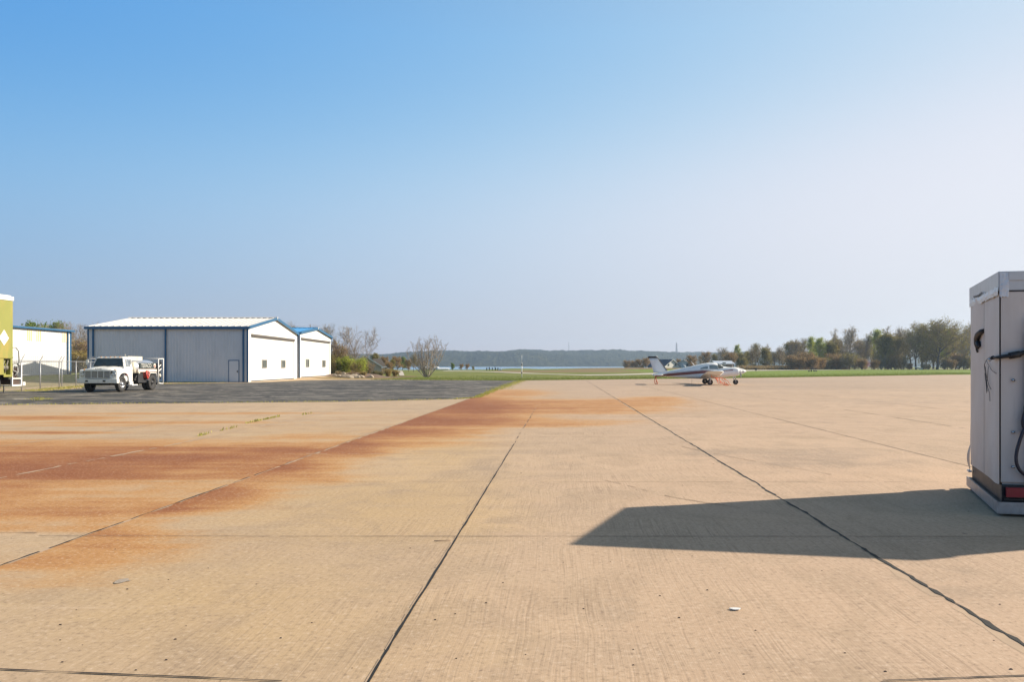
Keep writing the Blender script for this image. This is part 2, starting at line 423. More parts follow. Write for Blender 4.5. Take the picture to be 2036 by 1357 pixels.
# tined grooves along the lanes
wob=t.noise(t.mapping(uv,(0.7,0.5,1)),1.0,2)
gv=t.n.new('ShaderNodeVectorMath'); gv.operation='MULTIPLY_ADD'
wb=t.n.new('ShaderNodeCombineXYZ'); t.l.new(t.math('MULTIPLY',wob,0.16),wb.inputs[0])
addv=t.n.new('ShaderNodeVectorMath'); addv.operation='ADD'; t.l.new(uv,addv.inputs[0]); t.l.new(wb.outputs[0],addv.inputs[1])
groove=t.noise(t.mapping(addv.outputs[0],(62,0.9,1)),1.0,2,0.7)
gz=t.math('MULTIPLY',t.mr(t.noise(uv,0.8,4,0.65),0.36,0.64),t.mr(mp.outputs['Value'],-4.5,1.0,0.35,1.0))
gmask=t.math('MULTIPLY',t.mr(groove,0.54,0.66),t.math('MULTIPLY',t.math('ADD',0.10,gz),0.42))
c1=t.mix(gmask,c1,(0.20,0.135,0.09))
glt=t.math('MULTIPLY',t.mr(groove,0.46,0.34),t.math('MULTIPLY',gz,0.30))
c1=t.mix(glt,c1,(0.62,0.47,0.34))
# pits and grit
c1=t.mix(t.math('MULTIPLY',t.mr(fine,0.54,0.70),0.75),c1,(0.17,0.12,0.085))
c1=t.mix(t.math('MULTIPLY',t.mr(fine,0.46,0.32),0.60),c1,(0.62,0.49,0.37))
spots=t.noise(uv,5.5,2,0.5)
c1=t.mix(t.math('MULTIPLY',t.mr(spots,0.76,0.78),0.5),c1,(0.10,0.075,0.06))
t.base(c1); t.rough(t.mr(mid,0.3,0.7,0.80,0.93)); t.b.inputs['Specular IOR Level'].default_value=0.25
hh=t.math('ADD',t.math('MULTIPLY',groove,-0.8),t.math('ADD',t.math('MULTIPLY',fine,0.5),t.math('MULTIPLY',vfine,0.4)))
t.bump(hh,0.30,0.006)
apron=np_mesh('apron',V,Fq,[t.mat]); tag(apron,kind='structure')
ca=apron.data.color_attributes.new('stain','FLOAT_COLOR','POINT'); ca.data.foreach_set('color',st.astype(np.float32).ravel())

# ---------------------------------------------------------------- joints and cracks as thin irregular ribbons
def ribbon(mb,pts,w,m=0,step=0.12,jit=0.0,wj=0.4,z=0.004,gap=0.0,seed=1):
    r=random.Random(seed); P=[]
    for i in range(len(pts)-1):
        a=Vector((*pts[i],0)); b=Vector((*pts[i+1],0)); L=(b-a).length
        d0=min(a.y,b.y)
        k=0.0
        while k<L:
            p=a+(b-a)*(k/L); P.append(p); k+=step*max(1,p.y/7)
    P.append(Vector((*pts[-1],0)))
    vs=[];fs=[]; off=0.0
    for i,p in enumerate(P):
        d=(P[min(i+1,len(P)-1)]-P[max(i-1,0)]).normalized(); nrm=Vector((-d.y,d.x,0))
        off=off*0.8+r.gauss(0,jit); ww=w*(1+r.uniform(-wj,wj))*0.5
        c=p+nrm*off
        vs+= [(*(c-nrm*ww)[:2],z),(*(c+nrm*ww)[:2],z)]
    for i in range(len(P)-1):
        if r.random()<gap: continue
        fs.append((2*i,2*i+1,2*i+3,2*i+2))
    mb.add(vs,fs,m)
JM=M('joint_sealant',(0.008,0.007,0.006),0.8,var=0.5,vscale=5)
JL=M('joint_faded',(0.22,0.16,0.11),0.9,var=0.3,vscale=2)
JP=M('joint_pale',(0.60,0.47,0.35),0.9,var=0.2,vscale=2)
JE=M('joint_worn_edge',(0.42,0.30,0.20),0.9,var=0.35,vscale=4)
def lane(u,d0,d1): return [(u+SK*d0,d0),(u+SK*d1,d1)]
def joint(name,u,w,mat,d0,d1,**k):
    b=MB(); ribbon(b,lane(u,d0,d1),w,0,**k); b.build(name,mat,apron,recalc=False)
joint('lane_joint',-0.945,0.015,JM,-2,14,jit=0.0015,wj=0.3,seed=2)
joint('lane_joint',-0.945,0.014,JM,14,27,jit=0.003,wj=0.5,gap=0.45,seed=12)
joint('lane_joint',-0.962,0.010,JE,-2,30,jit=0.002,wj=0.5,seed=22,z=0.003,gap=0.3)
joint('lane_joint',2.56,0.026,JM,-2,79,jit=0.0055,wj=0.7,step=0.07,seed=3)
joint('lane_joint',2.52,0.06,JE,-2,60,jit=0.006,wj=0.6,seed=33,z=0.0009,gap=0.25)
joint('lane_joint',-4.345,0.016,JM,4,12,jit=0.004,wj=0.7,gap=0.12,seed=4)
joint('lane_joint',-4.34,0.035,JE,-2,22,jit=0.006,wj=0.7,gap=0.25,seed=44,z=0.0009)
joint('lane_joint',-4.37,0.020,JL,12,36,jit=0.004,wj=0.6,gap=0.2,seed=5)
joint('lane_joint',6.28,0.020,JL,-2,60,jit=0.002,wj=0.4,seed=6)
joint('lane_joint',9.98,0.024,JL,-2,90,jit=0.004,wj=0.6,gap=0.2,seed=7)
for i,u in enumerate((13.6,17.3,21,28.3,35.5,43)): joint('lane_joint',u,0.03,JL,10,85+u*0.6,jit=0.004,wj=0.5,gap=0.25,seed=50+i)
# left lanes carry weathered, wandering joints
b=MB(); ribbon(b,[(-7.75+SK*2,2),(-7.75+SK*10,10),(-7.65+SK*14.2,14.2),(-7.8+SK*27,27)],0.05,0,jit=0.016,wj=0.9,gap=0.15,seed=8); b.build('lane_joint',JE,apron,recalc=False)
b=MB(); ribbon(b,[(-10.9+SK*8,8),(-10.7+SK*17,17),(-10.9+SK*29,29)],0.06,0,jit=0.014,wj=0.9,gap=0.2,seed=9); b.build('lane_joint',JE,apron,recalc=False)
for i,(D,x0,x1,mat,w,g) in enumerate([(6.84,-2.4,9,JL,0.009,0.02),(6.98,-11,-4.4,JL,0.012,0.1),(6.85,-4.3,-2.4,JL,0.009,0.03),(10.06,-9,12,JL,0.009,0.12),(13.25,-4,14,JP,0.016,0.3),(16.4,-4,16,JL,0.012,0.3),(22.8,-4,20,JL,0.014,0.35),(29,-4,30,JL,0.016,0.35)]):
    b=MB(); ribbon(b,[(x0,D-0.004*x0),(x1,D-0.002*x1)],w,0,jit=0.0015,wj=0.5,gap=g,seed=70+i,z=0.0055,step=0.1); b.build('cross_joint',mat,apron,recalc=False)
# patched hairline cracks
for (p0_,p1_,sd_) in ((G(-300,1320),G(560,1357.5),5),(G(1755,1356),G(2300,1336),6)):
    b=MB(); ribbon(b,[p0_,p1_],0.009,0,jit=0.0012,wj=0.6,gap=0.0,seed=sd_,z=0.0055,step=0.1); b.build('cross_joint',JM,apron,recalc=False)
cr=MB()
for (pts,sd) in [([(1.25,10.2),(1.9,8.9),(2.5,8.2)],1),([(3.1,15),(3.9,12.4),(4.6,10.6)],2),([(5.2,30),(7.5,24),(10.5,19.5)],3)]:
    ribbon(cr,pts,0.012,0,jit=0.012,wj=0.6,gap=0.2,seed=sd+90,z=0.006)
cr.build('hairline_crack',JL,apron,recalc=False)

# ---------------------------------------------------------------- asphalt pad
asp_pts=[G(-420,818),G(0,806),G(300,803),G(680,799.3),G(905,794.5),G(948,791.5),G(985,775.5),G(1037,757.6)]
asp_far=[(-3.0,80.2),(-8,81.3),(-13,83.2),(-19,83.0),(-22.2,79.5),(-23.2,73),(-24.4,68.8),(-27,67),(-33,62),(-33,58),(-29.5,52),(-28.8,46.5),(-34,45.5),(-52,44)]
r=random.Random(5)
def rough_edge(pts,step,j):
    out=[]
    for i in range(len(pts)-1):
        a=Vector((*pts[i],0)); b=Vector((*pts[i+1],0)); n=max(1,int((b-a).length/step)); d=(b-a).normalized(); nn=Vector((-d.y,d.x,0))
        for k in range(n):
            p=a+(b-a)*k/n+nn*r.gauss(0,j); out.append((p.x,p.y))
    out.append(pts[-1]); return out
poly=rough_edge(asp_pts,0.35,0.05)+rough_edge(asp_far,0.5,0.12)
t=NT('asphalt_material'); co=t.coord('Object')
s_=t.noise(t.mapping(co,(0.13,0.26,1),(0,0,R(14))),1.0,9,0.74,2.2); m_=t.noise(co,2.2,6,0.75); f_=t.noise(co,24,4,0.8)
c=t.mix(t.mr(m_,0.3,0.7),(0.038,0.038,0.039),(0.092,0.089,0.086))
c=t.mix(t.math('MULTIPLY',t.mr(s_,0.49,0.62),0.8),c,(0.24,0.22,0.19))
c=t.mix(t.math('MULTIPLY',t.mr(f_,0.55,0.8),0.45),c,(0.22,0.20,0.18))
wv=t.noise(t.mapping(co,(0.22,0.5,1),(0,0,R(-16))),1.0,8,0.7,3.5)
c=t.mix(t.math('MULTIPLY',t.mr(wv,0.54,0.61),0.8),c,(0.36,0.32,0.27))
t.base(c); t.rough(0.92); t.b.inputs['Specular IOR Level'].default_value=0.15; t.bump(f_,0.5,0.02)
b=MB(); b.add([(x,y,0.005) for x,y in poly],[tuple(range(len(poly)))]); asphalt=b.build('asphalt_pad',t.mat,recalc=False); tag(asphalt,kind='structure')
# make sure it faces up
if asphalt.data.polygons[0].normal.z<0: asphalt.data.flip_normals()
b=MB()
ribbon(b,[G(-60,792),G(60,795),G(250,790),G(460,779)],0.16,0,jit=0.02,wj=0.6,gap=0.25,seed=31,z=0.010)
b.build('seam_crack',M('seam_dust',(0.30,0.25,0.19),0.95,var=0.3),asphalt,recalc=False)

# ---------------------------------------------------------------- taxiway, path, lake, hills
conc=M('far_concrete',(0.47,0.42,0.35),0.9,var=0.12,vscale=0.2)
tw=[(880,738.3,0),(960,739.3,0),(1038,742,0),(1100,744.6,0),(1163,746.4,0),(1230,745.6,0),(1296,744,0),(1370,742.0,.05),(1430,739.5,.12),(1480,737.6,.2),(1600,736.2,.3),(1750,735.2,.3),(1931,734.6,.3),(2200,734,.3)]
vs=[];fs=[]
pp=[G(a,b_,z) for a,b_,z in tw]
fine_=[]
for i in range(len(pp)-1):
    for k in range(8): fine_.append((pp[i][0]+(pp[i+1][0]-pp[i][0])*k/8, pp[i][1]+(pp[i+1][1]-pp[i][1])*k/8))
for (x,y) in fine_:
    h=y*0.045
    for q in (-h,0,h): vs.append((x,y+q,Tz(x,y+q)+0.03))
for i in range(len(fine_)-1):
    for k in (0,1): fs.append((3*i+k,3*i+3+k,3*i+4+k,3*i+1+k))
b=MB(); b.add(vs,fs); tx=b.build('taxiway',conc,recalc=False); tag(tx,kind='structure')
b=MB(); vs=[]
for (D,x0,x1) in [(119,794.5,804),(150,793,802.5),(190,791.5,801),(232,790.5,799.5)]:
    for x in (x0,x1): vs.append((X_at(x,D),D,Tz(X_at(x,D),D)+0.05))
b.add(vs,[(0,1,3,2),(2,3,5,4),(4,5,7,6)]); pth=b.build('path',conc,recalc=False); tag(pth,kind='structure')

t=NT('lake_water'); co=t.coord('Object')
t.base(t.mix(t.noise(t.mapping(co,(0.004,0.02,1)),1,4),(0.10,0.20,0.31),(0.15,0.27,0.38))); t.rough(0.22)
t.b.inputs['IOR'].default_value=1.33
t.bump(t.noise(t.mapping(co,(0.15,0.5,1)),1.0,5,0.7),0.9,0.5)
b=MB(); b.add([(-2500,300,-0.62),(2500,300,-0.62),(2500,2900,-0.62),(-2500,2900,-0.62)],[(0,1,2,3)])
lake=b.build('lake',t.mat,recalc=False); tag(lake,kind='structure')

# wooded hills across the lake
hx=np.linspace(-1900,2300,900); hy=np.linspace(0,1,34)
HX,HY=np.meshgrid(hx,hy)
def fbm(x,seed,f0,oct,am=0.5):
    rg=np.random.default_rng(seed); s=np.zeros_like(x); a=1
    for o_ in range(oct):
        ph=rg.uniform(0,6.28,3); s+=a*(np.sin(x*f0+ph[0])+np.sin(x*f0*1.7+ph[1])*0.6); f0*=2.1; a*=am
    return s
base_y=1950
pxh=1018+HX/base_y*F
prof=np.interp(pxh,[-500,300,560,700,740,800,870,940,1000,1035,1080,1160,1240,1320,1400,1500,1600,1800,2100,2600],
                   [30,28,27,25,26.5,29,30.5,31,32.5,36,34.5,32.5,32.5,31,31,30,28,30,32,30])/F*(base_y+250)+0.4
front=base_y-160+30*fbm(HX,4,0.006,4)
Yh=front+HY*520
rise=sstep(0,0.46,HY)*0.72+sstep(0.46,0.9,HY)*0.28
fold=1+0.16*np.sin(HX*0.012+HY*5)*HY*(1-HY)*3
bump_=rng.normal(0,1,HX.shape)
bump_=(bump_+np.roll(bump_,1,1)+np.roll(bump_,1,0)*0.5)/1.6
Zh=-1.5+prof*rise*fold+ (bump_*1.0+0.5*fbm(HX,9,0.05,3))*sstep(0,0.1,HY)
Zh[0,:]=-2.0
V=np.stack([HX,Yh,Zh],-1).reshape(-1,3); n0,n1_=HX.shape; ix=np.arange(n0*n1_).reshape(n0,n1_)
Q=np.stack([ix[:-1,:-1],ix[:-1,1:],ix[1:,1:],ix[1:,:-1]],-1).reshape(-1,4)
t=NT('wooded_hill'); co=t.coord('Object')
a_=t.noise(co,0.018,4,0.6,1.0); b_=t.noise(co,0.09,5,0.75)
c=t.mix(t.mr(a_,0.35,0.68),(0.006,0.016,0.016),(0.050,0.056,0.028))
c=t.mix(t.math('MULTIPLY',t.mr(b_,0.45,0.68),0.65),c,(0.085,0.085,0.045))
t.base(c); t.rough(1.0); t.b.inputs['Specular IOR Level'].default_value=0.0
t.bump(b_,1.0,8)
hills=np_mesh('hills',V,Q,[t.mat]); tag(hills,kind='structure')
# ================================================================ HANGARS
white_wall=M('white_metal_siding',(0.72,0.72,0.70),0.55,var=0.05,vscale=0.6,dirt=(0.55,0.53,0.48),dirt_amt=0.25)
grey_wall=M('grey_metal_siding',(0.57,0.59,0.60),0.55,var=0.06,vscale=0.5,dirt=(0.36,0.38,0.38),dirt_amt=0.35)
white_door=M('white_door_skin',(0.72,0.71,0.68),0.6,var=0.04,vscale=0.5,dirt=(0.52,0.50,0.44),dirt_amt=0.25)
blue_trim=M('blue_trim',(0.018,0.095,0.20),0.45,var=0.12,vscale=1.2)
blue_roof=M('blue_roof',(0.045,0.24,0.50),0.45,var=0.1,vscale=0.6)
galv_roof=M('galvanised_roof',(0.60,0.58,0.55),0.6,metal=0.0,var=0.08,vscale=0.5,dirt=(0.45,0.42,0.36),dirt_amt=0.45)
dark_gap=M('dark_recess',(0.05,0.048,0.045),0.8)
rail_dark=M('weathered_door_header',(0.075,0.065,0.055),0.7,var=0.3,vscale=1.0)
pane_mat=M('window_glass',(0.10,0.115,0.11),0.12,var=0.4,vscale=1.5)
frame_al=M('aluminium_frame',(0.35,0.34,0.31),0.45,metal=0.4)
fiberg=M('yellowed_fibreglass',(0.72,0.58,0.33),0.6,var=0.12,vscale=2.5,dirt=(0.8,0.75,0.6),dirt_amt=0.7)
conc_found=M('concrete_sill',(0.40,0.35,0.28),0.9)

def ribbed(mb,p0,p1,zb,ztop,nrm,pitch=0.30,depth=0.032,rib=0.07,m=0):
    """vertical-ribbed sheet from p0 to p1 (xy); zb,ztop: callables of distance"""
    p0=Vector((*p0,0)); p1=Vector((*p1,0)); L=(p1-p0).length; d=(p1-p0)/L; n=Vector((*nrm,0))
    cuts=[(0,0)]
    k=pitch*0.5
    while k+rib<L:
        cuts+=[(k-0.02,0),(k,1),(k+rib,1),(k+rib+0.02,0)]
        mk=k+rib+0.02+(pitch-rib)*0.45
        if mk+0.05<L: cuts+=[(mk,0),(mk+0.02,0.35),(mk+0.04,0)]
        k+=pitch
    cuts.append((L,0))
    vs=[]
    for s,h in cuts:
        p=p0+d*s+n*(h*depth); vs.append((p.x,p.y,zb(s))); vs.append((p.x,p.y,ztop(s)))
    fs=[(2*i,2*i+2,2*i+3,2*i+1) for i in range(len(cuts)-1)]
    mb.add(vs,fs,m)

def gable_roof(mb,x0,x1,y0,y1,ze,zr,over=0.18,th=0.10,rib_pitch=0.6,ribs=True,m=0):
    ym=(y0+y1)/2; sl=(zr-ze)/(ym-y0)
    ya,yb=y0-over,y1+over; za=ze-sl*over
    for (a,b_) in ((ya,ym),(yb,ym)):
        mb.hexa([(x0-over,a,za),(x1+over,a,za),(x1+over,b_,zr),(x0-over,b_,zr)],[(x0-over,a,za+th),(x1+over,a,za+th),(x1+over,b_,zr+th),(x0-over,b_,zr+th)],m)
    if ribs:
        x=x0+0.1
        while x<x1:
            for (a,b_) in ((ya,ym),(yb,ym)):
                mb.hexa([(x,a,za+th-.01),(x+.09,a,za+th-.01),(x+.09,b_,zr+th-.01),(x,b_,zr+th-.01)],[(x+.02,a,za+th+.045),(x+.07,a,za+th+.045),(x+.07,b_,zr+th+.045),(x+.02,b_,zr+th+.045)],m)
            x+=rib_pitch

def window(parent,X,y0,y1,z0,z1,mull=False):
    w=MB(); fw=0.09
    w.box((X-.03,y0,z0),(X+.05,y0+fw,z1)); w.box((X-.03,y1-fw,z0),(X+.05,y1,z1))
    w.box((X-.03,y0+fw,z0),(X+.05,y1-fw,z0+fw*.7)); w.box((X-.03,y0+fw,z1-fw*.7),(X+.05,y1-fw,z1))
    if mull: w.box((X-.03,(y0+y1)/2-.12,z0+fw*.7),(X+.045,(y0+y1)/2+.06,z1-fw*.7))
    fo=w.build('window',frame_al,parent)
    p=MB(); p.box((X-.02,y0+fw,z0+fw*.7),(X+.012,y1-fw,z1-fw*.7)); p.build('pane',pane_mat,fo)

def hangar(label,X0,X1,Y0,Y1,ze,zr,door,header,wins,side,roofm,zb=0.0,seams=(),group=None,mull=False):
    t=thing('hangar',label,'hangar',((X0+X1)/2,(Y0+Y1)/2,zb),0,group)
    ox,oy=(X0+X1)/2,(Y0+Y1)/2
    x0,x1,y0,y1=X0-ox,X1-ox,Y0-oy,Y1-oy; ze-=zb; zr-=zb
    ym=0.0; top=lambda y: ze+(zr-ze)*(1-abs(y)/(y1))
    # side walls
    b=MB(); ribbed(b,(x0,y0),(x1-.12,y0),lambda s:0,lambda s:ze,(0,-1)); b.build('side_wall',side,t)
    b=MB(); ribbed(b,(x0,y1),(x1-.12,y1),lambda s:0,lambda s:ze,(0,1)); b.build('side_wall',side,t)
    b=MB(); ribbed(b,(x0,y0),(x0,y1),lambda s:0,lambda s:top(y0+s),(-1,0)); b.build('back_wall',side,t)
    # front: jambs and gable
    d0,d1,dz=door[0]-oy,door[1]-oy,header[0]-zb
    b=MB()
    b.box((x1-.12,y0,0),(x1,d0,dz)); b.box((x1-.12,d1,0),(x1,y1,dz))
    b.prism([(x1-.12,y0,dz),(x1-.12,y1,dz),(x1-.12,y1,ze),(x1-.12,0,zr),(x1-.12,y0,ze)],(.12,0,0))
    b.build('front_wall',white_wall,t)
    # header rail, door leaf with horizontal folds, dark gap below
    b=MB(); b.box((x1+.003,d0,header[1]-zb),(x1+.10,d1,dz-.003)); b.build('door_header',rail_dark,t)
    dl=MB(); ribbed(dl,(x1-.045,d0+.07),(x1-.045,d1-.07),lambda s:.13,lambda s:header[1]-zb-.03,(1,0),pitch=0.3,depth=0.022,rib=0.05)
    zmid=(header[1]-zb)*.52
    dr=dl.build('hangar_door',white_door,t)
    s_=MB(); s_.box((x1-.03,d0+.07,zmid-.025),(x1-.004,d1-.07,zmid+.025)); s_.build('fold_seam',white_door,dr)
    g=MB(); g.box((x1-.10,d0+.0,0.0),(x1-.06,d1-.0,header[1]-zb)); g.build('gap_shade_sheet',dark_gap,t)  # dark sheet behind the leaf stands in for shade in the gap
    for (a,c_,z0,z1) in wins: window(dr,x1-.015,a-oy,c_-oy,z0-zb,z1-zb,mull)
    # roof
    b=MB(); gable_roof(b,x0,x1,y0,y1,ze,zr); rf=b.build('roof',roofm,t)
    b=MB(); b.hexa([(x0-.2,-.28,zr+.115),(x1+.185,-.28,zr+.115),(x1+.185,.28,zr+.115),(x0-.2,.28,zr+.115)],[(x0-.2,-.05,zr+.20),(x1+.185,-.05,zr+.20),(x1+.185,.05,zr+.20),(x0-.2,.05,zr+.20)]); b.build('ridge_cap',roofm,rf)
    # blue trims
    for s in (-1,1):
        b=MB(); yy=s*y1; o_=.18*s
        za=ze-(zr-ze)/y1*.18
        b.hexa([(x1+.185,yy+o_,za-.12),(x1+.24,yy+o_,za-.12),(x1+.24,0,zr-.12),(x1+.185,0,zr-.12)],[(x1+.185,yy+o_,za+.17),(x1+.24,yy+o_,za+.17),(x1+.24,0,zr+.17),(x1+.185,0,zr+.17)])
        b.build('rake_trim',blue_trim,t)
        b=MB(); b.box((x0-.2,min(yy+.19*s,yy+.33*s),ze-.20),(x1+.183,max(yy+.19*s,yy+.33*s),ze+.045)); b.build('gutter',blue_trim,t)
        for xx in (x0-.03,x1-.125):
            b=MB(); b.box((xx-.0,min(yy,yy+.05*s),0),(xx+.15,max(yy,yy+.05*s),ze-.2)); b.build('corner_trim',blue_trim,t)
    for sx in seams:
        b=MB(); b.box((sx-ox-.07,y0-.15,.02),(sx-ox+.07,y0-.04,ze-.2)); b.build('downspout',blue_trim,t)
    b=MB(); b.box((x1-.03,-.09,zr-.02),(x1+.29,.09,zr+.22)); b.build('ridge_light',white_wall,t)
    b=MB(); b.box((x0-.04,y0-.04,-.25),(x1+.02,y1+.04,.03)); b.build('foundation',conc_found,t)
    return t,ox,oy
grp='blue trimmed aircraft hangars'
h1,ox,oy=hangar('big hangar with long grey side wall behind the white fuel truck',-40.2,-25.0,71.5,87.7,5.22,6.5,(72.3,86.6),(4.62,4.36),[(75.5,76.9,1.32,2.17),(81.8,83.2,1.32,2.17)],grey_wall,galv_roof,seams=(-39.65,-32.8,-25.42),group=grp)
# personnel door in the grey side
dx0,dx1=-26.86-ox,-25.84-ox; yy=71.5-oy
b=MB(); b.box((dx0,yy-.06,0),(dx0+.06,yy-.034,2.1)); b.box((dx1-.06,yy-.06,0),(dx1,yy-.034,2.1)); b.box((dx0+.06,yy-.06,2.03),(dx1-.06,yy-.034,2.1))
fr=b.build('side_door',blue_trim,h1)
b=MB(); b.box((dx0+.06,yy-.05,.04),(dx1-.06,yy-.035,2.03)); b.build('door_leaf',grey_wall,fr)
b=MB(); b.box((dx1-.20,yy-.10,.93),(dx1-.12,yy-.05,1.10)); b.build('handle',dark_gap,fr)
h2,_,_=hangar('smaller blue roofed hangar, behind and right of the big grey one',-40.0,-25.0,88.9,104.0,5.45,6.27,(89.4,103.4),(4.9,4.65),[(91.5,93.0,1.38,2.37),(99.5,101.1,1.38,2.3)],white_wall,blue_roof,zb=0.12,group=grp,mull=True)

# back-left hangar: its long white side wall faces the apron
t=thing('hangar','white metal building with yellowed wall panels behind the chain link fence','hangar',(-56.8,74.4,0.55),0,grp)
x1=8.0; y0,y1=-9.6,9.0; ze,zr=4.88,4.86
b=MB(); ribbed(b,(x1,y0),(x1,y1),lambda s:0,lambda s:ze,(1,0)); b.build('side_wall',white_wall,t)
b=MB(); ribbed(b,(-x1,y0),(-x1,y1),lambda s:0,lambda s:ze,(-1,0)); b.build('side_wall',white_wall,t)
gt=lambda s: ze+(zr-ze)*(1-abs(s-x1)/x1)
b=MB(); ribbed(b,(-x1,y0),(x1,y0),lambda s:0,gt,(0,-1)); b.build('end_wall',white_wall,t)
b=MB(); ribbed(b,(-x1,y1),(x1,y1),lambda s:0,gt,(0,1)); b.build('end_wall',white_wall,t)
b=MB()
for s in (-1,1):
    b.hexa([(s*(x1+.2),y0-.2,ze-.03),(s*(x1+.2),y1+.2,ze-.03),(0,y1+.2,zr),(0,y0-.2,zr)],[(s*(x1+.2),y0-.2,ze+.08),(s*(x1+.2),y1+.2,ze+.08),(0,y1+.2,zr+.1),(0,y0-.2,zr+.1)])
b.build('roof',galv_roof,t)
b=MB(); b.box((x1+.2,y0-.2,ze-.13),(x1+.36,y1+.2,ze+.06)); b.build('gutter',blue_trim,t)
b=MB(); b.box((x1-.02,y1-.16,0),(x1+.06,y1+.04,ze-.13)); b.box((x1+.04,y1+.045,0),(x1-.1,y1+.09,ze-.13)); b.build('corner_trim',blue_trim,t)
b=MB(); b.box((x1+.07,y1-.75,.0),(x1+.17,y1-.62,ze-.1)); b.build('downspout',blue_trim,t)
for px in (58,76,127):
    D=48.8*F/(1018-px)-74.4
    b=MB(); ribbed(b,(x1+.02,D-.42),(x1+.02,D+.42),lambda s:3.55,lambda s:4.70,(1,0)); b.build('translucent_panel',fiberg,t)
b=MB(); b.box((-x1,y0-.03,-.6),(x1+.03,y1+.03,.02)); b.build('foundation',conc_found,t)

# ================================================================ CHAIN LINK FENCE
galv=M('galvanised_pipe',(0.36,0.37,0.38),0.5,metal=0.5,var=0.15)
wire=M('fence_wire',(0.28,0.29,0.30),0.6,metal=0.4)
def fence(label,pts,npost,arms=True,group='chain link fence runs',h=1.9,spacing=0.19):
    t=thing('chain_link_fence',label,'fence',(pts[0][0],pts[0][1],Tz(*pts[0])),0,group)
    P=[Vector((p[0]-pts[0][0],p[1]-pts[0][1],0)) for p in pts]
    L=[0]
    for i in range(len(P)-1): L.append(L[-1]+(P[i+1]-P[i]).length)
    def at(s):
        for i in range(len(P)-1):
            if s<=L[i+1]+1e-6: return P[i].lerp(P[i+1],(s-L[i])/(L[i+1]-L[i]))
        return P[-1]
    zb=lambda p: 0.0
    top=MB(); top.tube([at(L[-1]*k/20)+Vector((0,0,h)) for k in range(21)],0.024,6); top.build('top_rail',galv,t)
    for k in range(npost):
        p=at(L[-1]*k/(npost-1)); b=MB(); b.tube([p+Vector((0,0,-.1)),p+Vector((0,0,h+.03))],0.036,8)
        po=b.build('post',galv,t)
        if arms:
            b=MB(); b.tube([p+Vector((0,0,h+.02)),p+Vector((.27,-.1,h+.40))],0.018,5); b.build('barb_arm',galv,po)
    if arms:
        b=MB()
        for q in (.33,.66,1.0):
            b.tube([at(L[-1]*k/10)+Vector((.27*q,-.1*q,h+.02+.38*q-(0.015 if k%2 else 0))) for k in range(11)],0.0045,3)
        b.build('barbed_wire',wire,t)
    vs=[];fs=[]
    b=MB(); n=int(L[-1]/spacing)
    for k in range(-int(h/spacing),n):
        for sg in (1,-1):
            a=k*spacing if sg==1 else k*spacing+h; c_=k*spacing+h if sg==1 else k*spacing
            def cl(s0,z0,s1,z1):
                lo,hi=0,L[-1]
                pts_=[]
                for s,z,os,oz in ((s0,z0,s1,z1),(s1,z1,s0,z0)):
                    if s<lo: z=z+(oz-z)*(lo-s)/(os-s); s=lo
                    if s>hi: z=z+(oz-z)*(s-hi)/(s-os); s=hi
                    pts_.append((s,z))
                return pts_
            (s0,z0),(s1,z1)=cl(a,0.03,c_,h)
            if abs(s1-s0)<.02: continue
            mid=(s0+s1)/2
            q=[at(s0)+Vector((0,0,z0)),at(mid)+Vector((0,0,(z0+z1)/2)),at(s1)+Vector((0,0,z1))]
            b.tube(q,0.0028,3,cap=False,smooth=False)
    b.build('mesh_fabric',wire,t)
    return t
f1=fence('nearer chain link fence with barbed wire arms, between green tank truck and white truck',[(-29.3,43.5),(-31.0,48.4),(-33.6,59.5),(-36.6,71.0)],9)
b=MB(); b.tube([(-1.0,2.9,1.0),(-1.72,4.95,1.0)],0.02,6); b.build('brace_rail',galv,f1)
f2=fence('farther chain link fence running back behind the nearer fence corner',[(-34.6,58.0),(-38.5,60.5),(-47,62.5)],5,arms=True)
b=MB(); b.tube([(0,0,1.0),(-2.1,1.3,1.0)],0.02,6); b.build('brace_rail',galv,f2)
# ================================================================ TREES
def leafmat(name,c,c2,scale=0.4):
    t=NT(name); co=t.coord('Object'); n=t.noise(co,scale,3,0.7); n2=t.noise(co,3.0,2)
    g=t.mix(t.mr(n,0.35,0.65),c,c2); g=t.mix(t.math('MULTIPLY',t.mr(n2,0.4,0.7),0.35),g,tuple(min(1,x*1.5) for x in c2))
    t.base(g); t.rough(0.8); t.b.inputs['Specular IOR Level'].default_value=0.15
    # thin leaves let light through
    tr=t.n.new('ShaderNodeBsdfTranslucent'); t.l.new(g,tr.inputs[0]); mx=t.n.new('ShaderNodeMixShader'); mx.inputs[0].default_value=0.35
    t.l.new(t.b.outputs[0],mx.inputs[1]); t.l.new(tr.outputs[0],mx.inputs[2]); t.l.new(mx.outputs[0],t.out.inputs[0])
    return t.mat
bark_grey=M('bark_grey',(0.260,0.215,0.169),0.9,var=0.3,vscale=1.5)
bark_dark=M('bark_dark',(0.098,0.081,0.068),0.9,var=0.3,vscale=1.5)
bark_pale=M('bark_pale',(0.42,0.37,0.30),0.85,var=0.3,vscale=1.2)
twig_grey=M('twig_grey',(0.338,0.273,0.215),0.9,var=0.35,vscale=0.4)
twig_brown=M('twig_brown',(0.286,0.202,0.137),0.9,var=0.35,vscale=0.4)
twig_pink=M('twig_pink',(0.42,0.20,0.24),0.9,var=0.3,vscale=0.6)
lf_olive=leafmat('leaf_olive',(0.190,0.170,0.055),(0.310,0.262,0.085))
lf_yellow=leafmat('leaf_spring',(0.260,0.312,0.046),(0.429,0.468,0.091))
lf_green=leafmat('leaf_green',(0.104,0.163,0.039),(0.221,0.286,0.065))
lf_brown=leafmat('leaf_brown',(0.260,0.169,0.085),(0.377,0.260,0.117))
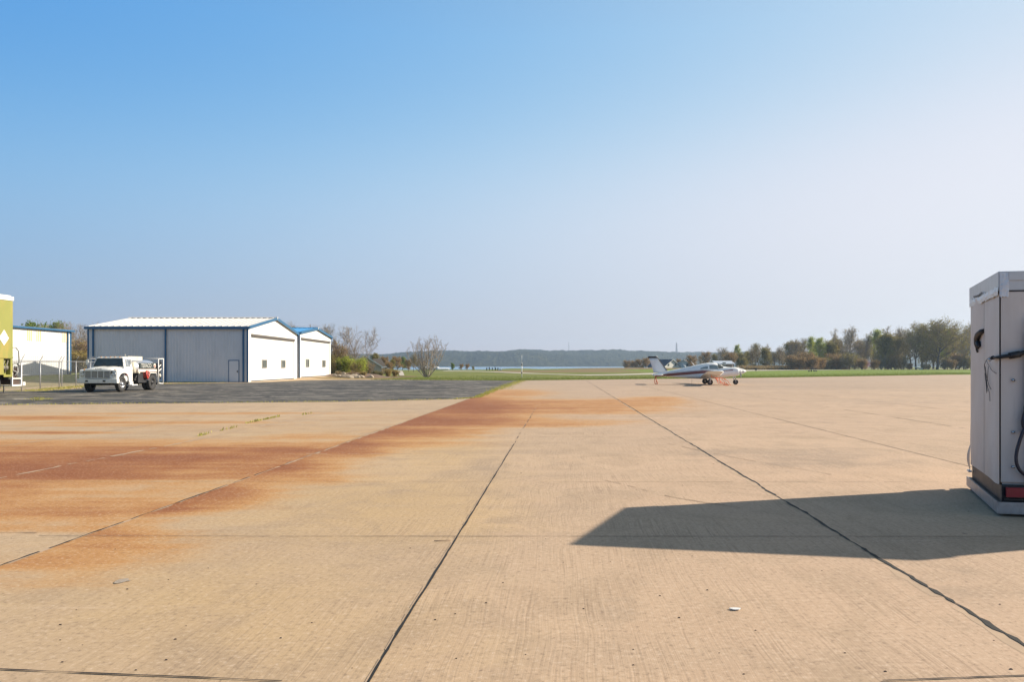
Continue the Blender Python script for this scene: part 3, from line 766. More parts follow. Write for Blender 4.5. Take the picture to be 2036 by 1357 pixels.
lf_tan=leafmat('leaf_tan',(0.33,0.25,0.09),(0.42,0.33,0.14))
lf_pink=leafmat('leaf_redbud',(0.36,0.17,0.22),(0.46,0.27,0.31))
lf_dark=leafmat('leaf_evergreen',(0.018,0.035,0.018),(0.04,0.06,0.025))

def prisms(segs,n=3):
    """segs: array of (p0[3],p1[3],r0,r1) -> verts, quads"""
    a=np.array(segs,float); p0=a[:,0:3]; p1=a[:,3:6]; r0=a[:,6]; r1=a[:,7]
    d=p1-p0; d/=np.maximum(np.linalg.norm(d,axis=1,keepdims=True),1e-6)
    ref=np.where(np.abs(d[:,2:3])<0.9,np.array([[0,0,1.0]]),np.array([[1.0,0,0]]))
    u=np.cross(d,ref); u/=np.linalg.norm(u,axis=1,keepdims=True); w=np.cross(d,u)
    V=[]
    for (p,r) in ((p0,r0),(p1,r1)):
        for k in range(n):
            t_=2*math.pi*k/n; V.append(p+(u*math.cos(t_)+w*math.sin(t_))*r[:,None])
    V=np.stack(V,1).reshape(-1,3); m=len(a); base=np.arange(m)[:,None]*2*n
    Fs=[]
    for k in range(n):
        k2=(k+1)%n; Fs.append(np.concatenate([base+k,base+k2,base+n+k2,base+n+k],1))
    return V,np.stack(Fs,1).reshape(-1,4)
def quads(C,size,rg,up=0.0):
    n=len(C); d1=rg.normal(size=(n,3)); d1/=np.linalg.norm(d1,axis=1,keepdims=True)
    d2=np.cross(d1,rg.normal(size=(n,3))); d2/=np.linalg.norm(d2,axis=1,keepdims=True)
    s=size*rg.uniform(0.5,1.3,size=(n,1)); a=d1*s; b=d2*s*rg.uniform(0.5,0.9,size=(n,1))
    V=np.stack([C-a-b*.4,C+a*.2-b,C+a+b*.3,C-a*.3+b],1).reshape(-1,3)
    return V,np.arange(4*n).reshape(n,4)

def grow_tree(seed,H,trunk_frac,spread,nl1,nl2,nl3,tw_r,upward,r0,stems=1,curve=0.12,ang=0.9,shape='round',lean=0.05,l3len=0.5):
    rg=np.random.default_rng(seed); wood=[];twigs=[];tips=[]
    def chain(p,d,L,ra,rb,n,lst,up=0.0,jit=None):
        jit=curve if jit is None else jit
        pts=[p.copy()]; 
        for i in range(n):
            d=d+rg.normal(0,jit,3)+np.array([0,0,up]); d/=np.linalg.norm(d)
            q=p+d*L/n; f0=i/n; f1=(i+1)/n
            lst.append([*p,*q,ra+(rb-ra)*f0,ra+(rb-ra)*f1]); p=q; pts.append(p.copy())
        return pts,d
    for s in range(stems):
        az0=rg.uniform(0,6.28) if stems==1 else (6.28*s/stems if shape!='vase' else s*2.4)+rg.normal(0,.25)
        tilt=lean if stems==1 else rg.uniform(0.05,0.55) if shape!='vase' else 1.0*((s+.5)/stems)**.75
        d=np.array([math.cos(az0)*tilt,math.sin(az0)*tilt,1.0]); d/=np.linalg.norm(d)
        Hs=H*(1 if stems==1 else rg.uniform(.8,1)*(1-.22*tilt if shape=='vase' else 1))
        p=np.array([0,0,-0.15]) if stems==1 else np.array([math.cos(az0)*.15,math.sin(az0)*.15,-0.1])
        rr=r0 if stems==1 else r0*rg.uniform(.5,.9)
        pts,dd=chain(p,d,Hs*0.97,rr,tw_r*1.6,12,wood,jit=0.035,up=0.075 if shape=='vase' else 0)
        for j in range(nl1):
            f=trunk_frac+(0.97-trunk_frac)*(j+rg.uniform(0,1))/nl1; k=min(11,int(f*12)); q=pts[k]+(pts[k+1]-pts[k])*(f*12-k)
            rel=(f-trunk_frac)/(1-trunk_frac)
            if shape=='round': prof=math.sqrt(max(0.05,1-(rel*1.15-0.30)**2/0.90))
            elif shape=='vase': prof=0.5+0.7*rel if rel<.6 else 0.95-0.6*(rel-.6)
            elif shape=='cone': prof=1.05-0.85*rel
            else: prof=0.9-0.35*rel
            L1=spread*H*prof*rg.uniform(.75,1.1)
            a=rg.uniform(0,6.28); el=ang*(1-0.55*rel)*rg.uniform(.75,1.15)
            d1=np.array([math.cos(a)*math.sin(el),math.sin(a)*math.sin(el),math.cos(el)])
            rb=max(tw_r*1.6,rr*0.42*(1-0.5*rel))
            p1,_=chain(q,d1,L1,rb,tw_r,6,wood,up=upward,jit=curve)
            for k2 in range(nl2):
                f2=0.22+0.78*(k2+rg.uniform(0,1))/nl2; kk=min(5,int(f2*6)); q2=p1[kk]+(p1[kk+1]-p1[kk])*(f2*6-kk)
                dirb=p1[kk+1]-p1[kk]; dirb/=np.linalg.norm(dirb)
                d2=dirb+rg.normal(0,0.62,3)+np.array([0,0,.18]); d2/=np.linalg.norm(d2)
                L2=L1*0.48*(1.1-0.5*f2)*rg.uniform(.7,1.2)
                p2,_=chain(q2,d2,L2,tw_r*1.3,tw_r*.8,3,twigs,up=upward*.7,jit=0.2)
                tips.append(p2[-1]); tips.append(p2[1]) 
                for k3 in range(nl3):
                    f3=rg.uniform(.2,1); k4=min(2,int(f3*3)); q3=p2[k4]+(p2[k4+1]-p2[k4])*(f3*3-k4)
                    d3=(p2[k4+1]-p2[k4]); d3/=np.linalg.norm(d3); d3=d3+rg.normal(0,0.7,3)+np.array([0,0,.15]); d3/=np.linalg.norm(d3)
                    p3,_=chain(q3,d3,L2*l3len*rg.uniform(.6,1.2),tw_r*.8,tw_r*.45,2,twigs,up=.03,jit=.15)
                    tips.append(p3[-1]); tips.append(p3[1])
    return wood,twigs,np.array(tips)

KIND={}
def tree_kind(name,bark,twig,leaf,nleaf,lsize,spread_leaf=0.35,bark_n=5,**kw):
    wood,twigs,tips=grow_tree(**kw); rg=np.random.default_rng(kw['seed']+99)
    wv,wf=prisms(wood,bark_n)
    tm=bpy.data.meshes.new(name+'_trunk'); tm.from_pydata(wv.tolist(),[],wf.tolist()); tm.materials.append(bark)
    tm.polygons.foreach_set('use_smooth',np.ones(len(wf),dtype=bool)); tm.update()
    tv,tf=prisms(twigs,3); mi=np.zeros(len(tf),int)
    if nleaf>0:
        pick=tips[rg.integers(0,len(tips),nleaf)]+rg.normal(0,spread_leaf,(nleaf,3))
        pick[:,2]=np.maximum(pick[:,2],0.1)
        lv,lf=quads(pick,lsize,rg); tf=np.concatenate([tf,lf+len(tv)]); tv=np.concatenate([tv,lv]); mi=np.concatenate([mi,np.ones(len(lf),int)])
    cm=bpy.data.meshes.new(name+'_crown'); cm.from_pydata(tv.tolist(),[],tf.tolist()); cm.materials.append(twig); cm.materials.append(leaf or twig)
    cm.polygons.foreach_set('material_index',mi.astype(np.int32)); cm.update()
    zmax=max(tv[:,2].max(),wv[:,2].max())
    KIND[name]=(tm,cm,zmax)
tr_n=[0]
def place_tree(kind,x,y,h,label,name='tree',cat='tree',group=None,wscale=1.0,rz=None,zoff=0.0,trunk='trunk',crown='crown'):
    tm,cm,H=KIND[kind]; t=thing(name,label,cat,(x,y,Tz(x,y)+zoff-0.02),random.uniform(0,6.28) if rz is None else rz,group)
    s=h/H; t.scale=(s*wscale,s*wscale,s)
    for nm,me in ((trunk,tm),(crown,cm)):
        o=bpy.data.objects.new(nm,me); COL.objects.link(o); o.parent=t
    return t
# far ones need stout twigs: a pixel is a third of a metre at the tree line
tree_kind('bare_tall',bark_grey,twig_grey,lf_tan,700,0.16,0.5,seed=11,H=16,trunk_frac=0.24,spread=0.40,nl1=26,nl2=11,nl3=5,tw_r=0.027,upward=0.05,r0=0.24,ang=0.85,shape='round')
tree_kind('bare_narrow',bark_pale,twig_grey,lf_tan,900,0.16,0.4,seed=12,H=17,trunk_frac=0.2,spread=0.31,nl1=26,nl2=8,nl3=5,tw_r=0.026,upward=0.07,r0=0.26,ang=0.75,shape='col')
tree_kind('bare_wide',bark_dark,twig_brown,lf_olive,1500,0.17,0.5,seed=13,H=15,trunk_frac=0.2,spread=0.56,nl1=24,nl2=12,nl3=6,tw_r=0.028,upward=0.04,r0=0.36,ang=1.05,shape='round')
tree_kind('oak_bud',bark_dark,twig_brown,lf_olive,5200,0.19,0.55,seed=14,H=17,trunk_frac=0.26,spread=0.56,nl1=26,nl2=12,nl3=6,tw_r=0.028,upward=0.045,r0=0.40,ang=1.0,shape='round')
tree_kind('spring_tall',bark_grey,twig_grey,lf_yellow,4200,0.19,0.5,seed=15,H=16,trunk_frac=0.24,spread=0.38,nl1=22,nl2=9,nl3=4,tw_r=0.024,upward=0.07,r0=0.24,ang=0.75,shape='round')
tree_kind('green_round',bark_dark,twig_brown,lf_green,9000,0.24,0.6,seed=16,H=12,trunk_frac=0.12,spread=0.50,nl1=20,nl2=9,nl3=4,tw_r=0.025,upward=0.08,r0=0.28,ang=1.05,shape='round')
tree_kind('olive_full',bark_dark,twig_brown,lf_olive,8000,0.23,0.6,seed=17,H=13,trunk_frac=0.12,spread=0.46,nl1=22,nl2=9,nl3=4,tw_r=0.025,upward=0.05,r0=0.28,ang=0.95,shape='round')
tree_kind('brown_round',bark_dark,twig_brown,lf_brown,4500,0.20,0.5,seed=18,H=9,trunk_frac=0.14,spread=0.62,nl1=20,nl2=9,nl3=4,tw_r=0.025,upward=0.06,r0=0.24,ang=1.1,shape='round')
tree_kind('thicket',twig_grey,twig_brown,lf_brown,3800,0.17,0.5,seed=19,H=6,trunk_frac=0.06,spread=0.46,nl1=9,nl2=7,nl3=4,tw_r=0.024,upward=0.04,r0=0.07,stems=9,ang=0.9,shape='col')
tree_kind('thicket_grey',bark_grey,twig_grey,lf_olive,2200,0.15,0.5,seed=20,H=6,trunk_frac=0.05,spread=0.46,nl1=9,nl2=8,nl3=5,tw_r=0.022,upward=0.04,r0=0.07,stems=9,ang=0.85,shape='col')
tree_kind('redbud',bark_dark,twig_pink,lf_pink,1100,0.11,0.4,seed=21,H=4,trunk_frac=0.1,spread=0.5,nl1=9,nl2=7,nl3=3,tw_r=0.02,upward=0.06,r0=0.06,stems=4,ang=0.9,shape='round')
# nearer ones with finer twigs
tree_kind('vase_bare',M('bark_silver',(0.36,0.31,0.26),0.85,var=0.25,vscale=2),M('twig_silver',(0.30,0.255,0.215),0.9,var=0.3),None,0,0.1,seed=31,H=6.2,trunk_frac=0.16,spread=0.21,nl1=10,nl2=6,nl3=3,tw_r=0.009,upward=0.05,r0=0.085,stems=17,ang=0.75,shape='vase')
tree_kind('slender_bare',bark_grey,M('twig_warm',(0.27,0.22,0.17),0.9,var=0.3),lf_tan,500,0.05,0.15,seed=32,H=8,trunk_frac=0.2,spread=0.42,nl1=15,nl2=9,nl3=4,tw_r=0.011,upward=0.06,r0=0.09,stems=3,ang=0.72,shape='round',curve=.1)
tree_kind('bush_green',bark_dark,twig_brown,lf_yellow,5200,0.085,0.28,seed=33,H=3,trunk_frac=0.05,spread=0.5,nl1=9,nl2=7,nl3=3,tw_r=0.010,upward=0.08,r0=0.04,stems=8,ang=0.85,shape='round')
tree_kind('bush_olive',bark_dark,twig_brown,lf_olive,4200,0.09,0.30,seed=34,H=4,trunk_frac=0.05,spread=0.46,nl1=10,nl2=8,nl3=4,tw_r=0.011,upward=0.12,r0=0.05,stems=8,ang=0.8,shape='col')
tree_kind('bush_bare',bark_grey,twig_brown,lf_tan,1000,0.07,0.25,seed=35,H=4,trunk_frac=0.04,spread=0.42,nl1=11,nl2=9,nl3=5,tw_r=0.010,upward=0.14,r0=0.045,stems=9,ang=0.7,shape='col')
tree_kind('bush_tan',twig_brown,twig_brown,lf_tan,5200,0.10,0.3,seed=36,H=4,trunk_frac=0.03,spread=0.22,nl1=10,nl2=6,nl3=3,tw_r=0.012,upward=0.2,r0=0.035,stems=14,ang=0.55,shape='col')
tree_kind('juniper',bark_dark,lf_dark,lf_dark,5000,0.16,0.2,seed=37,H=4,trunk_frac=0.06,spread=0.24,nl1=34,nl2=6,nl3=2,tw_r=0.012,upward=0.05,r0=0.09,ang=1.1,shape='cone')

def at_px(px,D): return X_at(px,D)
# -- the tree line on the right
line=[ # px, top row, kind, D, width factor, label
 (1436,692,'bare_wide',300,0.9,'brown bare tree rising behind the pale roofed shed'),
 (1464,685,'spring_tall',296,0.75,'narrow leafy tree poking above the woods just over the plane nose'),
 (1484,699,'olive_full',300,0.9,'low olive tree right of the narrow leafy tree over the plane nose'),
 (1508,682,'oak_bud',292,0.9,'rounded tree with golden green top, left end of the right tree line'),
 (1530,686,'bare_narrow',284,0.95,'slim grey leafless tree beside the rounded golden green one'),
 (1549,694,'bare_wide',284,0.75,'short grey leafless tree at the gap left of the thick tree line'),
 (1568,677,'bare_tall',262,0.85,'first tall grey tree where the thick tree line begins'),
 (1585,674,'bare_tall',258,0.85,'upright grey tree, left of the brown one in the tree line'),
 (1600,674,'bare_wide',262,0.62,'dark brown leafless tree left of the two yellow green ones'),
 (1613,669,'spring_tall',256,0.85,'yellow green budding tree, left of its brighter twin'),
 (1627,671,'spring_tall',252,0.85,'brightest yellow green tree, above the dark thicket'),
 (1648,680,'olive_full',262,0.9,'dull green tree right of the brightest yellow green one'),
 (1659,657,'bare_narrow',272,0.8,'thin wispy bare tree left of the tallest pale one'),
 (1682,651,'bare_tall',256,1.1,'tall pale bare tree standing clear above its neighbours'),
 (1668,673,'bare_wide',262,0.55,'brown leafless tree in front of the thin wispy one'),
 (1706,676,'bare_wide',266,0.62,'low dark bare tree in the dip right of the tall pale one'),
 (1719,668,'bare_tall',262,0.8,'grey bare tree climbing out of the dip, before the leafy yellow one'),
 (1733,662,'bare_narrow',268,0.9,'narrow grey tree touching the soft yellow green crown'),
 (1746,654,'spring_tall',262,0.95,'tree with soft yellow green crown in the middle of the tree line'),
 (1760,664,'olive_full',255,0.75,'olive leafed tree with brown stems between two pale crowns'),
 (1772,652,'bare_narrow',258,1.15,'tree with a white trunk showing down to the grass'),
 (1786,668,'oak_bud',255,0.65,'dark olive tree right of the white trunked one'),
 (1797,651,'bare_tall',262,0.9,'grey green bare tree at the shoulder of the big dark oak'),
 (1821,641,'oak_bud',252,0.95,'big dark oak with green buds and a thick black trunk'),
 (1841,664,'olive_full',262,0.65,'rusty olive tree squeezed between the two biggest oaks'),
 (1863,633,'oak_bud',252,1.18,'tallest widest oak of the tree line with open branches'),
 (1884,652,'spring_tall',262,0.8,'olive yellow tree just right of the tallest oak'),
 (1900,649,'oak_bud',262,0.7,'leafy tree with a twin pale trunk near the white cabinet'),
 (1450,700,'brown_round',275,1.1,'round brown tree between the shed roof and the narrow leafy tree'),
 (1496,694,'bare_wide',278,0.8,'grey twiggy tree left of the rounded golden green one'),
 (1519,692,'olive_full',276,0.8,'olive tree tucked right of the rounded golden green one'),
 (1540,700,'bare_wide',268,0.85,'grey twiggy tree at the centre of the gap before the tall trees'),
 (1557,690,'bare_tall',270,0.9,'grey tree closing the gap beside the first tall grey tree'),
 (1916,655,'bare_narrow',258,1.0,'bare tree with pale trunk, second from the white cabinet'),
 (1930,644,'bare_tall',262,1.0,'bare grey tree nearest to the white cabinet edge'),
]
grpT='trees of the wood beyond the right hand field'
line=[(a,b,c,d,e*1.22,f) for a,b,c,d,e,f in line]
for px,top,k,D,w,lab in line:
    x=at_px(px,D); z=Tz(x,D); h=((HOR-top)*D/F+CAM_H-z)*1.07
    place_tree(k,x,D,h,lab,group=grpT,wscale=w*random.uniform(.95,1.05))
for px,top,k,D in ((1955,648,'oak_bud',262),(1990,640,'bare_tall',256),(2020,650,'spring_tall',262)):
    x=at_px(px,D); place_tree(k,x,D,(HOR-top)*D/F+CAM_H-Tz(x,D),'tree of the wood hidden behind the white cabinet',group=grpT)
# second row fills the depth of the wood
rows=[(1440,706),(1470,704),(1502,700),(1530,702),(1555,700),(1576,690),(1597,688),(1617,690),(1640,694),(1664,684),(1690,676),(1714,686),(1738,678),(1764,676),(1790,672),(1812,668),(1834,672),(1856,664),(1878,668),(1902,670),(1924,668)]
names2=['first','second','third','fourth','fifth','sixth','seventh','eighth','ninth','tenth','eleventh','twelfth','thirteenth','fourteenth','fifteenth','sixteenth','seventeenth','eighteenth','nineteenth','twentieth','twenty-first']
for i,(px,top) in enumerate(rows):
    D=285+random.uniform(-6,10); x=at_px(px,D)
    k=['bare_wide','olive_full','bare_tall','oak_bud'][i%4]
    place_tree(k,x,D,(HOR-top+(14 if px>1570 else 4))*D/F+CAM_H-Tz(x,D),'lower tree in the rear row of the wood, %s from the left'%names2[i],group=grpT,wscale=1.35)
# thicket along the foot of the wood
def ordn(n):
    a=['first','second','third','fourth','fifth','sixth','seventh','eighth','ninth','tenth','eleventh','twelfth','thirteenth','fourteenth','fifteenth','sixteenth','seventeenth','eighteenth','nineteenth','twentieth']
    return a[n-1] if n<=20 else 'twenty-'+a[n-21]
th=[(1480,716,'bush_g',270),(1500,712,'g',272),(1522,718,'b',276),(1545,716,'g',280),(1577,706,'b',240),(1590,702,'b',238),(1604,700,'b',236),(1617,701,'b',238),(1630,704,'b',236),(1644,708,'g',240),(1658,706,'b',240),(1672,702,'b',240),(1686,700,'g',242),(1700,703,'g',242),
    (1714,706,'b',242),(1738,708,'b',242),(1752,706,'g',244),(1766,709,'b',244),(1780,704,'b',244),(1794,706,'g',246),(1808,710,'b',244),(1836,716,'g',248),(1846,712,'g',252),(1878,706,'g',248),(1892,708,'b',246),(1906,706,'b',246),(1920,704,'g',246),(1934,706,'b',246)]
for i,(px,top,k,D) in enumerate(th):
    top+=random.choice((-5,-2,0,3,6,9,11)); D+=random.uniform(-5,7)
    kk={'b':'thicket','g':'thicket_grey','bush_g':'olive_full'}[k]; x=at_px(px,D)
    place_tree(kk,x,D,(HOR-top)*D/F+CAM_H-Tz(x,D),('Brown' if k=='b' else 'Grey' if k=='g' else 'Olive')+' shrub at the foot of the wood, %s from the left'%ordn(i+1),name='shrub',cat='shrub',group='shrubs along the foot of the wood',wscale=1.25,trunk='stems',crown='twigs')
x=at_px(1727,236); place_tree('redbud',x,238,3.6,'pink flowering redbud at the edge of the grass below the wood',name='redbud_tree',cat='shrub',wscale=1.1)
# woods beyond the plane
mid=[(1375,704,'brown_round',250,1.2,'brown tree behind the plane cabin, right of the dark blue roof'),
 (1350,712,'brown_round',320,0.9,'brown tree between the two house roofs behind the tail'),
 (1392,706,'bare_wide',290,0.8,'thin grey tree behind the plane cabin'),
 (1404,697,'brown_round',300,1.0,'round brown tree above the plane windscreen'),
 (1419,702,'olive_full',310,0.9,'green tree between the round brown one and the shed'),
 (1444,696,'bare_wide',310,0.9,'grey brown tree behind the pale roofed shed'),
 (1472,708,'brown_round',285,1.1,'dark brown tree at the right end of the shed'),
 (1326,713,'brown_round',340,0.8,'small brown tree left of the dark blue roof'),
 (1246,714,'brown_round',330,0.9,'leftmost dark round tree on the lake shore'),
 (1258,715,'brown_round',328,0.9,'second dark round tree on the shore, from the left'),
 (1270,712,'brown_round',326,0.95,'third dark round tree on the shore, from the left'),
 (1282,709,'brown_round',324,1.0,'tallest dark round tree on the lake shore'),
 (1296,713,'brown_round',326,0.95,'dark round shore tree right beside the tail fin'),
 (1306,715,'brown_round',334,0.9,'dark shore tree partly hidden by the tail fin')]
for px,top,k,D,w,lab in mid:
    x=at_px(px,D); place_tree(k,x,D,(HOR-top)*D/F+CAM_H-Tz(x,D),lab,group='brown trees around the far shore houses',wscale=w)
# left: behind the fence and hangars
left=[(42,648,'green_round',118,0.7,'low dark green tree over the left building roof'),
 (76,634,'green_round',116,0.9,'large green tree over the white building, left half'),
 (100,634,'green_round',119,0.95,'large green tree over the white building, right half'),
 (128,637,'slender_bare',112,1.1,'bare grey tree beside the green crowns above the white building'),
 (148,636,'slender_bare',114,1.1,'tallest bare tree in the gap between the two left hangars'),
 (166,646,'slender_bare',108,1.0,'bare tree close to the left corner of the grey hangar'),
 (589,640,'slender_bare',130,1.3,'bare treetop showing over the blue roof, left one'),
 (628,640,'slender_bare',134,1.4,'bare treetop showing over the blue roof, right one'),
 (606,647,'slender_bare',138,1.3,'lower bare treetop between the two others over the blue roof'),
 (708,645,'slender_bare',112,1.25,'tall bare tree in front of the grey house'),
 (849,663,'vase_bare',106,1.16,'lone bare tree with many stems fanning up from the grass'),
 (765,706,'brown_round',190,0.9,'brown tree just right of the grey house roof'),
 (781,713,'olive_full',185,0.8,'olive tree between the grey house and the pale ramp'),
 (800,708,'green_round',260,0.9,'hazy green tree in front of the hills, left of the lone bare tree'),
 (822,702,'oak_bud',190,0.9,'brown green tree behind the left stems of the lone bare tree'),
 (840,716,'brown_round',230,0.9,'low brown tree behind the lone bare tree'),
 (690,690,'slender_bare',125,0.9,'smaller bare tree left of the tall one beside the hangar'),
 (900,721,'green_round',250,0.9,'small green tree right of the lone bare tree'),
 (917,723,'brown_round',255,1.1,'small purple brown tree, left of the pair near the boathouse'),
 (929,723,'brown_round',258,1.1,'small purple brown tree, right of the pair near the boathouse'),
 (940,728,'olive_full',250,1.2,'little olive tree at the right of the boathouse'),
 (748,700,'olive_full',230,1.1,'hazy olive tree behind the roof of the grey house'),
 (790,706,'brown_round',240,1.2,'tall brown tree left of the hazy green one, before the hills'),
 (812,712,'brown_round',200,1.0,'low brown tree behind the dark roofed house'),
 (832,712,'bare_wide',210,1.0,'grey brown bare tree touching the lone bare tree on its left'),
 (772,718,'brown_round',170,1.1,'low brown tree touching the eave of the grey house'),
 (858,722,'brown_round',250,1.2,'small brown tree between the boathouse and the lone bare tree')]
for px,top,k,D,w,lab in left:
    x=at_px(px,D); place_tree(k,x,D,(HOR-top)*D/F+CAM_H-Tz(x,D),lab,group='trees on the left side of the field',wscale=w)
for i,px in enumerate((968,973,979,985,990)):
    x=at_px(px,262); place_tree('juniper',x,262,(HOR-733+ (i%2))*262/F+CAM_H-Tz(x,262)+0.35,['leftmost','second','middle','fourth','rightmost'][i]+' of the five small dark evergreens by the water',group='small evergreens by the water',wscale=0.9)
bl=[(147,697,'bush_tan',98,1.3,'tan leafed bush behind the fence, left one'),(160,693,'bush_tan',98,1.3,'tan leafed bush behind the fence, middle one'),(173,698,'bush_tan',97,1.2,'tan leafed bush behind the fence against the grey hangar'),
 (152,668,'bush_bare',104,1.5,'tall bare brush above the tan bushes, left one'),(168,672,'bush_bare',103,1.5,'tall bare brush above the tan bushes, right one'),
 (664,668,'bush_bare',108,0.8,'tall bare brush against the right edge of the white hangar'),(676,678,'bush_bare',108,0.9,'bare brush second from the white hangar'),(660,700,'bush_olive',106,0.7,'olive bush tight against the white hangar corner'),
 (685,702,'bush_green',107,1.0,'bright green bush below the bare brush'),(695,708,'bush_green',108,0.9,'yellow green bush left of the bare tree trunk'),(718,706,'bush_green',110,0.9,'yellow green bush right of the bare tree trunk'),
 (706,716,'bush_olive',106,0.9,'low olive bush at the foot of the tall bare tree'),(733,716,'bush_bare',112,1.0,'thin bare bush before the grey house wall'),
 (745,735,'bush_olive',104,1.5,'low dark green bush below the grey house'),(757,737,'bush_olive',105,1.5,'low dark green bush under the house corner'),(772,732,'bush_tan',112,1.6,'dry tan bush right of the house'),(785,734,'bush_tan',114,1.6,'dry tan bush beside the pale ramp'),
 (672,736,'bush_bare',100,1.4,'dry weeds on the rock pile by the hangar'),(722,737,'bush_tan',101,1.5,'dry weeds at the right end of the rock pile'),(700,736,'bush_bare',101,1.4,'dry weeds in the middle of the rock pile')]
for px,top,k,D,w,lab in bl:
    x=at_px(px,D); place_tree(k,x,D,(HOR-top)*D/F+CAM_H-Tz(x,D),lab,name='bush',cat='bush',group='bushes around the hangars',wscale=w,trunk='stems',crown='foliage')
# rock and brush pile beside the hangar
rockm=M('pale_rock',(0.33,0.28,0.22),0.9,var=0.25,vscale=1.5,bump=0.5,bscale=6)
def rock(x,y,s,lab):
    import bmesh
    rg=random.Random(int(x*100)); bm=bmesh.new(); bmesh.ops.create_icosphere(bm,subdivisions=3,radius=1)
    for v in bm.verts:
        k=1+.16*math.sin(v.co.x*3.1+v.co.z*2+x)+.13*math.sin(v.co.y*4.3+v.co.x*2.2+y)+rg.uniform(-.05,.05); v.co=Vector((v.co.x*s[0]*k,v.co.y*s[1]*k,max(-.4,v.co.z)*s[2]*k))
    me=bpy.data.meshes.new('rock'); bm.to_mesh(me); bm.free(); me.materials.append(rockm)
    o=bpy.data.objects.new('rock',me); COL.objects.link(o); o.location=(x,y,Tz(x,y)+s[2]*.35); o.rotation_euler=(0,0,rg.uniform(0,3)); tag(o,lab,'rock','rocks heaped beside the hangar')
for px,D,s,lab in ((668,100,(.45,.4,.35),'pale rock high at the left of the pile'),(683,101,(.32,.3,.55),'tall grey rock standing behind the pile'),(689,98.5,(.6,.5,.34),'pale boulder in the middle of the pile'),(700,98,(.8,.6,.36),'largest pale boulder at the front of the pile'),(707,98.2,(.6,.5,.34),'small boulder at the right of the largest one'),(676,98.5,(.5,.4,.3),'low stone at the front left of the pile'),(716,99,(.5,.4,.25),'low stone at the right end of the pile'),(738,100,(.35,.3,.25),'small stone among the dry weeds')):
    rock(at_px(px,D),D,s,lab)
# dirt mound the pile lies on
b=MB(); n=18; vs=[];
cx,cy=at_px(698,102),102.5
for j in range(9):
    for i in range(n):
        a=2*math.pi*i/n; r_=1-j/8; vs.append((cx+math.cos(a)*5.6*r_,cy+math.sin(a)*3.2*r_, -0.05+0.62*(1-r_*r_)*(0.85+0.3*random.random())))
fs=[(j*n+i,j*n+(i+1)%n,(j+1)*n+(i+1)%n,(j+1)*n+i) for j in range(8) for i in range(n)]
b.add(vs,fs,0,True); o=b.build('dirt_mound',M('dirt',(0.17,0.115,0.08),0.95,var=0.4,vscale=1.5,bump=0.8,bscale=5)); tag(o,kind='structure')
# grass: blades along the far edge of the apron and over the near field, and weeds in the seams
gm=leafmat('grass_blade',(0.115,0.155,0.032),(0.21,0.235,0.06),0.6); wm=leafmat('weed_blade',(0.27,0.28,0.05),(0.42,0.38,0.12),1.0)
def blades(name,P,h,w,mat,lab=None):
    n=len(P); a=rng.uniform(0,6.28,n); hh=h*rng.uniform(.5,1.3,n); le=rng.normal(0,.35,(n,2))*hh[:,None]
    dx=np.cos(a)*w; dy=np.sin(a)*w
    V=np.stack([np.stack([P[:,0]-dx,P[:,1]-dy,P[:,2]-.01],1),np.stack([P[:,0]+dx,P[:,1]+dy,P[:,2]-.01],1),np.stack([P[:,0]+le[:,0]+dx*.3,P[:,1]+le[:,1]+dy*.3,P[:,2]+hh],1),np.stack([P[:,0]+le[:,0]-dx*.3,P[:,1]+le[:,1]-dy*.3,P[:,2]+hh],1)],1).reshape(-1,3)
    o=np_mesh(name,V,np.arange(4*n).reshape(n,4),[mat]); tag(o,kind='stuff'); return o
N=36000
u=rng.uniform(-16,92,N); base_edge=np.interp(u,[-16,-13,-8,-3,1,31,83,110],[85,84.2,82.4,81,80.4,97.3,137.4,158]); dd=rng.exponential(9,N); Y=base_edge+dd
Xs=u+dd*0.2; P=np.stack([Xs,Y,terrain(Xs,Y)],1)
blades('grass',P,0.07,0.035,gm)
# weeds
pts=[]
def along(a,b_,n,sd):
    for _ in range(n):
        f=rng.uniform(); pts.append((a[0]+(b_[0]-a[0])*f+rng.normal(0,sd),a[1]+(b_[1]-a[1])*f+rng.normal(0,sd*.6),0.0))
e=asp_pts
along(e[4],e[5],160,0.06); along(e[5],e[6],1100,0.12); along(e[6],e[7],2000,0.28); along(e[3],e[4],160,0.05); along(e[1],e[3],420,0.06)
along(G(60,795),G(85,792),90,.15); along(G(70,797),G(100,794),90,.12)
along((-33,58),(-29.5,46),1500,.7); along((-29,46),(-40,45),900,.5); along((-33,62),(-27,67),500,.5)
along(G(488,843),G(556,829),110,0.02); along(G(600,826),G(624,822),14,.02); along(G(395,868),G(470,850),40,.02)
along((-27,70.9),(-39,70.9),900,.25)
blades('weeds',np.array(pts),0.055,0.018,wm)
# dry tall grass behind the taxiway on the right
N=9000; Xs=rng.uniform(78,108,N); Y=rng.uniform(240,262,N); blades('dry_grass',np.stack([Xs,Y,terrain(Xs,Y)],1),1.1,0.10,leafmat('dry_grass_blade',(0.24,0.17,0.09),(0.33,0.25,0.13)))
